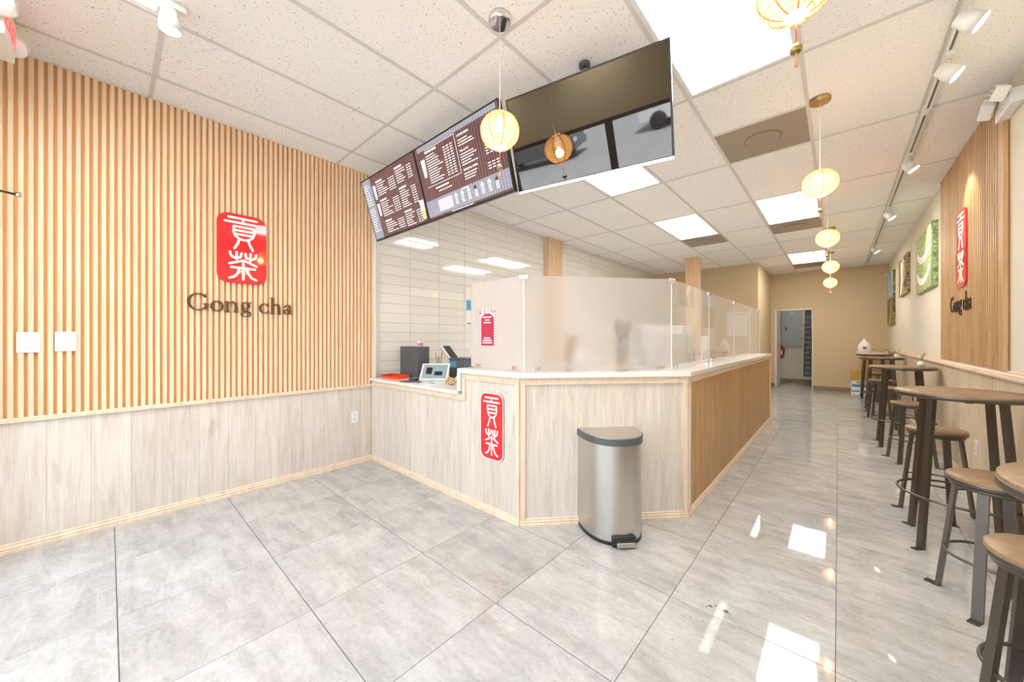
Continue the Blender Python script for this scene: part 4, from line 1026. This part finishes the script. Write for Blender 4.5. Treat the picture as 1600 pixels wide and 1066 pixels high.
# emergency lights
def emergency(label, loc, rz):
    t = thing('emergency_light', label, 'emergency light', loc, rz)
    o = MB().prism([(-.16,-.05),(.16,-.05),(.13,.055),(-.13,.055)], .0, .06, RX).obj('housing', 'white_pl', t); bev(o, .008)
    for s in (-1, 1):
        Mx = Matrix.Translation((s*.11, -.095, .05)) @ Matrix.Rotation(s*.5, 4, 'Y') @ Matrix.Rotation(-.35, 4, 'X')
        o = MB().box(-.062,-.035,-.045,.062,.03,.045, Mx).obj('lamp_head', 'white_pl', t); bev(o, .012)
        mb = MB()
        for i in range(4):
            for j in range(3): mb.box(-.050+i*.026,-.0365,-.036+j*.025,-.028+i*.026,-.035,-.014+j*.025, Mx)
        mb.obj('led_lens', 'led_chip', t)
    MB().box(-.02,-.062,-.03,.02,-.060,-.022).obj('test_button', 'coil', t)
    return t
emergency('white twin-head emergency light on the right wall beside the slatted panel', (XR, 3.93, 2.80), math.radians(-90))
emergency('small distant emergency light high in the far right corner', (XR, 11.83-.0, 2.72), math.radians(-90)).scale = (.6,.6,.6)
# exit sign at the storefront
t = thing('exit_sign', 'white exit sign with red letters and lamp heads at the top left corner', 'exit sign', (-3.13, YF+.255, 2.86))
o = MB().box(-.15,-.03,-.12,.15,.03,.10).obj('sign_box', 'white_pl', t); bev(o, .006)
e_ = text_part('EXIT', .15, 'exit_red', t, -.135, -.055, 'exit_letters'); e_.location = (.0, -.032, 0)
e2 = text_part('EXIT', .15, 'exit_red', t, -.135, -.055, 'exit_letters'); e2.rotation_euler = (0,0,math.pi); e2.location = (0, .032, 0)
MB().box(-.06,-.03,.10,.06,.03,.132).obj('ceiling_canopy', 'white_pl', t)
for s in (-1, 1):
    Mx = Matrix.Translation((s*.19, .02, .0)) @ Matrix.Rotation(s*.9, 4, 'Y')
    o = MB().lathe([(.03,.04),(.045,.03),(.052,-.03),(.046,-.04)], 20, mtx=Mx).obj('lamp_head', 'lens', t)
    rb = MB()
    for i in range(5): rb.lathe([(.0525,-.026+i*.011),(.0535,-.024+i*.011),(.0525,-.022+i*.011)], 20, mtx=Mx, cap=False)
    rb.obj('ribbed_lens', 'white_pl', t)
t = thing('door_closer_arm', 'thin metal door closer arm at the left edge of the slatted wall', 'door closer', (-3.46, YF, 2.10))
MB().tube([(0,.0,.0),(-.02,.16,.004),(-.05,.27,.0)], .007, 8).obj('arm', 'dsteel', t); MB().lathe([(.011,-.012),(.011,.014)], 12, (-.05,.272,0)).obj('pivot', 'steel', t); MB().box(-.05,-.0,-.03,.05,.03,.03).obj('bracket', 'dsteel', t)
# hallway things
t = thing('electrical_panel', 'grey electrical panel seen through the rear doorway', 'electrical panel', (-1.02, 13.498, 1.57))
box('panel_box', 'panel_grey', -.235,-.06,-.51,.235,0,.51, t, .006); box('panel_door', 'panel_grey', -.17,-.068,-.43,.17,-.061,.43, t, .003); MB().box(-.15,-.074,-.04,-.12,-.068,.05).obj('latch', 'black', t); MB().box(-.04,-.07,.44,.06,-.06,.48).obj('label_strip', 'white_pl', t)
t = thing('conduit_box', 'small grey junction box beside the electrical panel', 'junction box', (-.66, 13.5, 1.98)); box('junction_body', 'panel_grey', -.05,-.06,-.09,.05,0,.09, t, .004); MB().tube([(-.02,-.03,-.09),(-.03,-.03,-.25),(-.10,-.03,-.32)], .008, 8).obj('conduit', 'panel_grey', t)
t = thing('fire_extinguisher', 'red fire extinguisher inside the rear doorway', 'fire extinguisher', (-1.262, 13.40, .70))
MB().lathe([(.0,.0),(.055,.01),(.058,.04),(.058,.28),(.04,.33),(.018,.35),(.018,.37),(.0,.37)], 24).obj('cylinder', 'red_paint', t)
MB().box(-.012,-.05,.36,.012,.03,.40).obj('handle', 'black', t); MB().tube([(.02,0,.36),(.07,-.01,.30),(.065,-.01,.12)], .009, 8).obj('hose', 'black', t); MB().box(-.02,-.062,.12,.03,-.056,.24).obj('instruction_label', 'white_print', t); MB().box(-.03,.055,.05,.03,.095,.3).obj('wall_bracket', 'steel', t)
t = thing('strip_curtain', 'black tied-back curtain with pale bands in the rear doorway', 'curtain', (-.60, YB+.07, .30))
MB().tube([(-.68,0,1.715),(.10,0,1.715)], .010, 8).obj('curtain_rod', 'dsteel', t)
for k in range(5):
    b = MB(); n = 12; x = -.075 + k*.040
    pts = [(x*(.55 + .45*i/n) + .02, .014*math.sin(k*2+i*.8), 1.71-1.70*i/n) for i in range(n+1)]
    for i in range(n): 
        (xa, ya, za), (xb, yb, zb) = pts[i], pts[i+1]; w_ = .030
        vs = [b.b.verts.new(q) for q in ((xa-w_*.6,ya-.004,za),(xa+w_*.6,ya-.004,za),(xb+w_*.6,yb-.004,zb),(xb-w_*.6,yb-.004,zb),(xa-w_*.6,ya+.004,za),(xa+w_*.6,ya+.004,za),(xb+w_*.6,yb+.004,zb),(xb-w_*.6,yb+.004,zb))]
        for f in ((0,3,2,1),(4,5,6,7),(0,4,7,3),(1,2,6,5)): b.b.faces.new([vs[q] for q in f])
    b.obj('curtain_fold', 'black', t)
mb = MB()
for i in range(12): mb.box(-.05+.03*(i%2), -.030, .10+.13*i, .05+.03*(i%2), -.024, .108+.13*i)
mb.obj('pale_band', 'panel_grey', t)
t = thing('ceiling_light', 'added hallway light, unseen above the rear doorway, brightening the hallway', 'ceiling light', (-.7, 12.75, 2.599))  # unseen lamp added so the hallway behind the doorway looks bright
MB().lathe([(.14,-.05),(.16,-.03),(.16,0)], 24).obj('diffuser', 'diffuser', t); MB().lathe([(.17,-.02),(.17,0)], 24).obj('rim', 'white_paint', t)

# ================================================================== OUTSIDE (seen in the blank screen)
def suv(label, x, y, rz, m):
    t = thing('parked_car', label, 'car', (x, y, -.13), rz)
    side = [(-2.3,.35),(2.3,.35),(2.35,.75),(2.2,1.0),(1.15,1.12),(.65,1.68),(-1.9,1.72),(-2.25,1.1),(-2.35,.8)]
    o = MB().prism(side, -.9, .9, RX).obj('car_body', m, t); bev(o, .08, 3)
    MB().prism([(1.0,1.12),(.6,1.60),(-1.8,1.63),(-2.05,1.14)], -.905, .905, RX).obj('side_windows', 'car_glass', t)
    MB().box(-.8+0, -.80, 0, 0, .80, 0) if False else None
    for sx in (-1.45, 1.45):
        for sy in (-.86, .86):
            MB().lathe([(.0,-.1),(.33,-.1),(.36,-.06),(.36,.06),(.33,.1),(.0,.1)], 24, mtx=Matrix.Translation((sx, sy, .36)) @ Matrix.Rotation(math.radians(90), 4, 'X')).obj('wheel', 'black', t)
    MB().box(2.33,-.85,.7,2.38,-.55,.85).box(2.33,.55,.7,2.38,.85,.85).obj('headlight', 'lens', t)
    return t
suv('white parked car outside the storefront', 2.2, -15.0, math.radians(20), 'car_paint')
suv('dark parked car outside the storefront', -5.0, -15.0, math.radians(15), 'car_dark')
suv('second dark parked car across the parking lot', -9.0, -20.0, math.radians(70), 'car_dark')
o = MB().box(-30,-30,-.13,30,-28,2.6).obj('hedge', 'hedge'); tag(o, 'long green hedge across the parking lot', 'hedge'); o['kind'] = 'stuff'

# dark chips in the floor tiles near the aisle entrance
mb = MB(); rr = random.Random(2)
for x, y, q in ((-.453,1.915,.010),(-.465,1.90,.006),(-.435,1.93,.005),(-.39,1.923,.013),(-.372,1.915,.005),(-.499,1.777,.004),(-.454,1.788,.005),(-.522,1.591,.004)):
    mb.prism([(x+q*rr.uniform(.6,1.2)*math.cos(2*math.pi*i/9), y+q*rr.uniform(.5,1.0)*math.sin(2*math.pi*i/9)) for i in range(9)], 0, .0004)
st = mb.obj('floor_chip', mat('chip_brown', (.13,.12,.09), .6), fl); st['kind'] = 'stuff'
# details of a part hang from that part
SUB = {'menu_print':'screen','grey_band':'screen','topping_band':'screen','header_band':'screen','drink_picture':'screen','drink_fill':'screen','topping_picture':'screen','snack_picture':'screen','heading':'screen',
 'lens':'lamp_head','groove_ring':'lamp_head','core_rim':'core_plate','wire_rib':'paper_shade','bamboo_rib':'paper_shade','tassel_bead':'tassel_cord','tassel':'tassel_cord','tablet_screen':'tablet_frame','tablet_icons':'tablet_frame',
 'display_face':'display_shell','display_back':'display_shell','white_print_lines':'red_field','seal_characters':'red_plate','foot_pedal':'pedal_surround','lid_plate':'lid_band','test_button':'housing','blue_label':'box_body',
 'socket':'cover_plate','slot':'cover_plate','rocker':'cover_plate','reader_screen':'reader_body','jug_cap':'jug_body','jug_handle':'jug_body','latch':'panel_door','instruction_label':'cylinder','hose':'cylinder','red_mark':'wrapping'}
base = lambda n: n.split('.')[0]
for root in [o for o in S.objects if o.parent is None and 'category' in o.keys()]:
    kids = list(root.children)
    for c in kids:
        pn = SUB.get(base(c.name))
        if not pn: continue
        for p in kids:
            if base(p.name) == pn and p is not c and p.location.length < 1e-6 and p.rotation_euler.to_quaternion().angle < 1e-6:
                c.parent = p; break
for o in S.objects:
    if base(o.name) == 'menu_print': o['kind'] = 'stuff'
